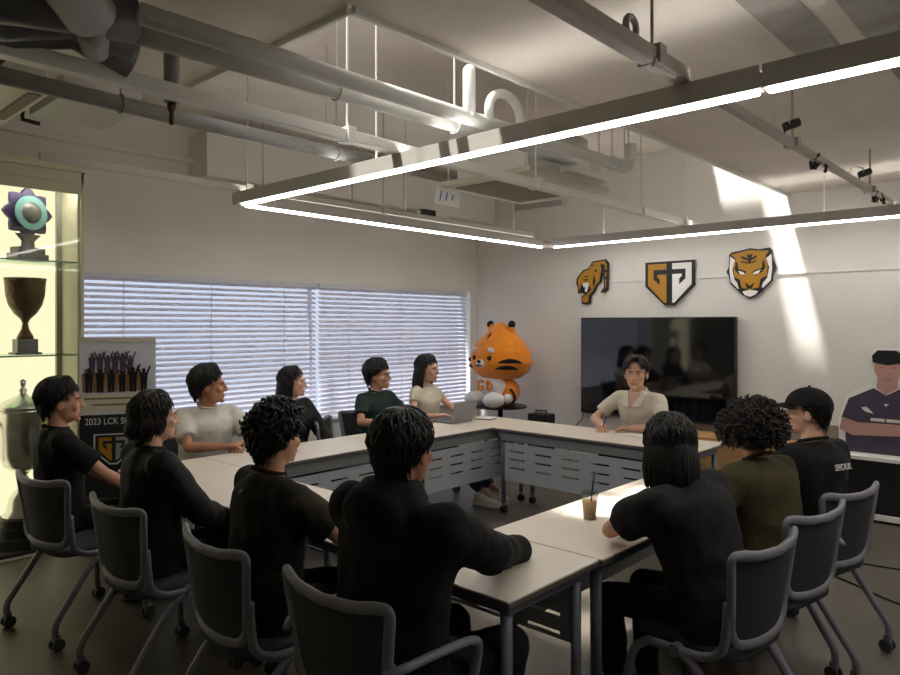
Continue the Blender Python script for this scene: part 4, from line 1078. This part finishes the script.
    gm = remesh(g, 'shirt' if sleeve in ('short', 'cap') else ('hoodie' if hood else 'jacket'), M[top], t, .011, 9, wrinkle=.030, wsize=.10)
    # collar ring
    if not hood:
        cr_ = [neckb + u * (.008 + .012 * math.cos(a)) + rx * (.066 * S * math.sin(a) * bw) + ry * (-.066 * math.cos(a) * S * -1 * -1 - .004) for a in [2 * PI * i / 24 for i in range(24)]]
        MB().tube(cr_, .0085 if not collar else .012, 8, closed=True).build('neckband', M[top], t, smooth=True)
    if collar:
        for s_ in (-1, 1):
            a = at(.50, s_ * .06, .05); b_ = at(.395, s_ * .012, .158); c_ = at(.405, s_ * .085, .152); d_ = at(.475, s_ * .105, .06); e_ = at(.49, s_ * .07, -.05); f_ = at(.465, s_ * .10, -.05)
            m_ = MB(); vs = [a, b_, c_, d_, e_, f_]; off = ry * .006 + u * .004
            m_.add([p + off for p in vs] + [p - off for p in vs], [(0, 1, 2, 3), (9, 8, 7, 6), (0, 3, 5, 4), (10, 11, 9, 6), (0, 6, 7, 1), (1, 7, 8, 2), (2, 8, 9, 3), (3, 9, 11, 5), (5, 11, 10, 4), (4, 10, 6, 0)])
            m_.build('collar', M[top], t, bevel=.003)
        m_ = MB(); vs = [at(.488, -.05, .075), at(.488, .05, .075), at(.385, .0, .152)]
        m_.add([p for p in vs] + [p - ry * .05 for p in vs], [(0, 1, 2), (5, 4, 3), (0, 3, 4, 1), (1, 4, 5, 2), (2, 5, 3, 0)]); m_.build('open_neckline', M[skin], t)
    # trousers
    g = MB()
    g.loft([(H + V((0, 0, z)), V((a * S * bw, 0, 0)), V((0, b * S, 0))) for z, a, b in ((-.075, .13, .12), (-.05, .165, .145), (.03, .165, .125), (.09, .150, .110))], 24)
    for nm in ('L', 'R'):
        hip, kn, ank = lg[nm]
        g.capsule(hip, kn, .084 * S, .066 * S); g.capsule(kn, ank.lerp(kn, .08), .066 * S, .056 * S)
    remesh(g, 'trousers', M[trouser], t, .010, 4, wrinkle=.014, wsize=.08)
    for nm in ('L', 'R'):
        ank = lg[nm][2]; f = V((ank.x * .4, 1, 0)).normalized() if True else V((0, 1, 0)); rt = V((f.y, -f.x, 0)); base = V((ank.x, ank.y, 0))
        s_ = MB(); s_.loft([(base + f * yy + V((0, 0, z)), rt * a, V((0, 0, b_))) for yy, z, a, b_ in ((-.075, .05, .02, .02), (-.065, .055, .034, .036), (-.02, .062, .040, .046), (.05, .058, .043, .042), (.11, .047, .047, .030), (.16, .040, .043, .024), (.195, .034, .022, .016))], 16)
        s_.loft([(base + V((0, 0, z)) - f * .015, rt * .043, f * .05) for z in (.06, .10, .115)], 14)
        so = remesh(s_, 'shoe', M[shoe], t, .008, 3)
        s2 = MB(); pl = [(-.04, -.07), (-.045, .02), (-.052, .11), (-.035, .18), (0, .2), (.035, .18), (.052, .11), (.045, .02), (.04, -.07), (0, -.085)]
        s2.prism([(a, b_) for a, b_ in pl], base + V((0, 0, .002)), rt, f, .024); s2.build('sole', M['sole'] if shoe == 'shoe' else M['sneaker'], so, bevel=.004)
    return t, dict(H=H, u=u, rx=rx, ry=ry, at=at, HM=HM, arms=arms)

SPK = (-2.88, 5.25, 1.2)
def back_mark(p, kind):
    t, q = p; at = q['at']; rx, ry, u = q['rx'], q['ry'], q['u']
    mx = Matrix((rx, u, -ry)).transposed().to_4x4()
    if kind == 'text':
        o = text('SEOUL', 'back_lettering', .042, M['emb_white'], t, at(.37, .0, -.165), mx.to_euler(), .003, 'CENTER')
        m = MB(); m.tube([at(.10, .07, -.165), at(.14, .09, -.167), at(.15, .06, -.167), at(.18, .08, -.168)], [.004, .011, .009, .003], 6); m.build('back_print', M['emb_white'], t)
    else:
        m = MB(); m.ell(at(.415, .0, -.118), (.014, .014, .014)); m.build('back_print', M['ac_brown'], t, smooth=True)
# the near row, seen from behind
person('person in black tee at far left, seated before the trophy cabinet', -4.27, 1.43, -8, SPK, dict(L=(-4.30, 1.80, .60), R=(-3.90, 1.78, .60)), lean=-2, hs=1.08, hair=('short', 11, .026, None, 20), skin='skin', top='tee_black', hem=-.08, loose=1.1)
person('person with neck-length dark hair in a black jacket, second from the cabinet', -3.27, 1.49, -6, SPK, dict(L=(-3.42, 1.80, .62), R=(-3.12, 1.80, .62)), lean=0, hair=('mullet', 12, .026, .07), hairm='hair_brown', top='tee_black2', sleeve='long', loose=1.16, skin='skin_light')
back_mark(person('man with wavy black hair in a dark camouflage tee, seated in the near row', -2.38, 1.53, -10, SPK, dict(L=(-2.62, 1.93, .765), R=(-2.17, 1.93, .765)), lean=4, hair=('curly', 13, .034), top='camo', loose=1.2, skin='skin', poles=dict(R=(.6, -.1, -.8))), 'dot')
person('man in a black hoodie seen from behind, nearest the camera', -1.62, 1.50, 0, (-2.2, 5.25, 1.2), dict(L=(-1.86, 1.92, .79), R=(-1.545, 1.99, .79)), lean=4, sc_=1.02, hair=('short', 14, .022), top='hoodie', sleeve='over', loose=1.22, hood=True, skin='skin_dark', poles=dict(R=(.75, .1, -.75), L=(-.3, -.25, -.95)))
# the right side
person('long-haired person in a charcoal tee leaning on the right table by the cup', -1.08, 2.65, 82, (-2.7, 5.2, .8), dict(L=(-1.44, 2.72, .80), R=(-1.50, 2.95, .78)), lean=16, side=-3, headfwd=.05, hair=('long', 15, .026, .17), top='charcoal', loose=1.25, skin='skin', sc_=.95, poles=dict(L=(-1, .35, -.45)), trouser='trouser')
person('person with a big curly afro in an olive tee at the right table', -1.055, 3.275, 76, SPK, dict(L=(-1.38, 3.12, .775), R=(-1.42, 3.40, .775)), lean=13, sc_=.93, hair=('afro', 16, .03), top='olive', loose=1.2, skin='skin', hairm='hair_brown')
back_mark(person('person in a black baseball cap and black tee at the right table', -1.03, 3.80, 70, (-5, 2.9, 1.2), dict(L=(-1.30, 3.72, .72), R=(-1.34, 4.0, .72)), lean=4, hair=('cap', 17, .012), cap=True, top='tee_black', loose=1.15, skin='skin_light'), 'text')
# the window side
person('man in a white tee with folded hands on the table by the blinds', -4.72, 2.51, -90, (-3.0, 5.0, 1.22), dict(L=(-4.37, 2.59, .775), R=(-4.35, 2.47, .775)), lean=8, hs=1.16, hair=('short', 18, .03, None, 14), top='white_tee', loose=1.15, skin='skin_dark', trouser='jeans', poles=dict(L=(-.95, -.25, -.4), R=(.95, -.2, -.4)), voxel=.005, curl=(35, 50, 35))
person('woman with long black hair and black jacket seated before the blinds', -4.74, 3.26, -82, (-3.0, 5.1, 1.2), dict(L=(-4.46, 3.45, .66), R=(-4.44, 3.2, .66)), lean=3, sc_=.92, female=True, hs=1.12, hair=('long', 19, .022, .22), top='tee_black2', sleeve='long', loose=1.12, skin='skin_light')
person('man in a dark green and black jersey seated beside the woman in cream', -4.78, 4.19, -84, (-3.0, 5.2, 1.1), dict(L=(-4.40, 4.30, .775), R=(-4.40, 3.97, .775)), lean=4, sc_=.93, hs=1.18, hair=('short', 20, .027, None, 24), top='green_shirt', loose=1.05, skin='skin', roll=5)
person('woman with long dark hair and cream top using the grey laptop', -4.72, 4.76, -80, (-3.0, 5.3, 1.15), dict(L=(-4.33, 4.93, .775), R=(-4.40, 4.62, .775)), lean=4, sc_=.97, female=True, hs=1.14, hair=('long', 21, .022, .24), hairm='hair_brown', top='cream_knit', sleeve='cap', skin='skin_light', trouser='jeans', shoe='sneaker', feet=((-.02, .84), (.12, .80)), sit=.455)
# the speaker
person('man in an open-collared cream shirt speaking in front of the television', -2.84, 5.50, 180, (-1.2, .6, 1.25), dict(L=(-2.74, 5.13, .772), R=(-2.99, 5.10, .772)), lean=11, sc_=1.0, hs=1.17, hair=('swept', 22, .018, None, 3), top='cream_shirt', loose=1.02, collar=True, skin='skin_light', trouser='trouser', poles=dict(L=(-.95, -.1, -.4), R=(.95, -.1, -.4)), voxel=.005, curl=(30, 45, 30), palms=dict(L=((-.85, -.35, 0), (0, 0, -1)), R=((.35, -.75, 0), (0, 0, -1))))

# ------------------------------------------------------------------ things on the tables and floor
t = thing('iced_coffee_cup', 'clear plastic cup of iced milk coffee with black straw on the right table', 'cup', (-1.665, 2.73, .73))
part('cup', MB().lathe((0, 0, 0), [(.026, .001), (.028, .0), (.0385, .112), (.040, .115), (.037, .112), (.027, .004)], 28), M['cup_clear'], t, smooth=True)
part('coffee', MB().lathe((0, 0, .004), [(.001, 0), (.0255, 0), (.034, .078), (.001, .078)], 28), M['coffee'], t, smooth=True)
part('lid', MB().lathe((0, 0, .113), [(.041, 0), (.041, .006), (.036, .008), (.034, .014), (.001, .015)], 28), M['cup_clear'], t)
part('straw', MB().cyl((0, 0, .02), (.022, .004, .215), .004, 10), M['black'], t, smooth=True)
t = thing('laptop', 'grey laptop with raised lid on the table before the woman in cream', 'laptop', (-4.17, 4.66, .731), R(-90))
part('keyboard_base', MB().bb((-.15, -.2, 0), (.15, .01, .014)), M['laptop'], t, bevel=.004)
part('lid', MB().box((0, .045, .095), (.3, .007, .2), Matrix.Rotation(R(-20), 3, 'X')), M['laptop'], t, bevel=.003)
part('screen', MB().box((0, .040, .095), (.28, .003, .18), Matrix.Rotation(R(-20), 3, 'X')), M['tvscreen'], t)
t = thing('notebook', 'small dark notebook with white page on the table right of the laptop', 'notebook', (-4.14, 4.98, .731), R(15))
part('cover', MB().bb((-.08, -.06, 0), (.08, .06, .008)), M['black'], t, bevel=.002)
part('page', MB().bb((-.077, -.057, .008), (.077, .057, .011)), M['paper'], t)
t = thing('paper_sheet', 'white papers on the far table under the speaker\'s forearm', 'paper', (-2.62, 5.05, .731), R(12))
part('sheet', MB().bb((-.11, -.07, 0), (.11, .07, .003)), M['paper'], t)
t = thing('paper_sheet', 'white paper at the outer table edge under the olive sleeve', 'paper', (-1.33, 3.33, .731), R(20))
part('sheet', MB().bb((-.11, -.09, 0), (.11, .09, .002)), M['paper'], t)
t = thing('pen', 'slim dark pen held in the speaker\'s right hand', 'pen', (-2.95, 5.03, .775), R(30))
part('barrel', MB().cyl((0, 0, -.03), (.03, -.02, .08), .0045, 10), M['black'], t, smooth=True)
part('tip', MB().cyl((-.004, .003, -.041), (0, 0, -.03), .001, 8, .0045), M['steel_dark'], t)
t = thing('table_speaker', 'small black rounded device on the far table right of the papers', 'device', (-2.3, 5.08, .731))
part('body', MB().loft([((0, 0, z), (a, 0, 0), (0, a * .7, 0)) for a, z in ((.075, 0), (.08, .012), (.07, .03), (.03, .042))], 20), M['black'], t, smooth=True)
part('button', MB().lathe((0, 0, .04), [(.012, 0), (.012, .005), (.001, .006)], 14), M['steel_dark'], t)
tag(MB().tube(bez([(-1.6, 5.5, .006), (-1.25, 5.33, .006), (-.95, 5.34, .006), (-.4, 5.5, .006), (.4, 5.4, .006)], 8), .006, 6).build('floor_cable', M['black'], smooth=True), 'black cable crossing the floor, farther from the camera of the two at right', 'cable')
tag(MB().tube(bez([(-1.35, 5.0, .006), (-1.12, 4.87, .006), (-.82, 4.68, .006), (-.3, 4.5, .006), (.4, 4.5, .006)], 8), .006, 6).build('floor_cable', M['black'], smooth=True), 'black cable crossing the floor, nearer to the camera of the two at right', 'cable')

# ------------------------------------------------------------------ light
wd = bpy.data.worlds.new('world'); sc.world = wd; wd.use_nodes = True
bg = wd.node_tree.nodes['Background']; bg.inputs['Color'].default_value = (.94, .93, 1.0, 1); bg.inputs['Strength'].default_value = .52
sun = bpy.data.lights.new('sun', 'SUN'); so = bpy.data.objects.new('sun', sun); col.objects.link(so)
sd = V((.216, .38, -1.0)); so.rotation_euler = sd.to_track_quat('-Z', 'Y').to_euler(); so.location = (-3, 0, 6)
sun.energy = 6.0; sun.angle = R(4); sun.color = (1, .96, .9)

vs = sc.view_settings; vs.view_transform = 'Standard'; vs.look = 'None'; vs.gamma = 1.0; vs.exposure = 1.0; vs.use_curve_mapping = False
sc.cycles.use_denoising = True
sc.cycles.max_bounces = 10; sc.cycles.diffuse_bounces = 5; sc.cycles.transparent_max_bounces = 16
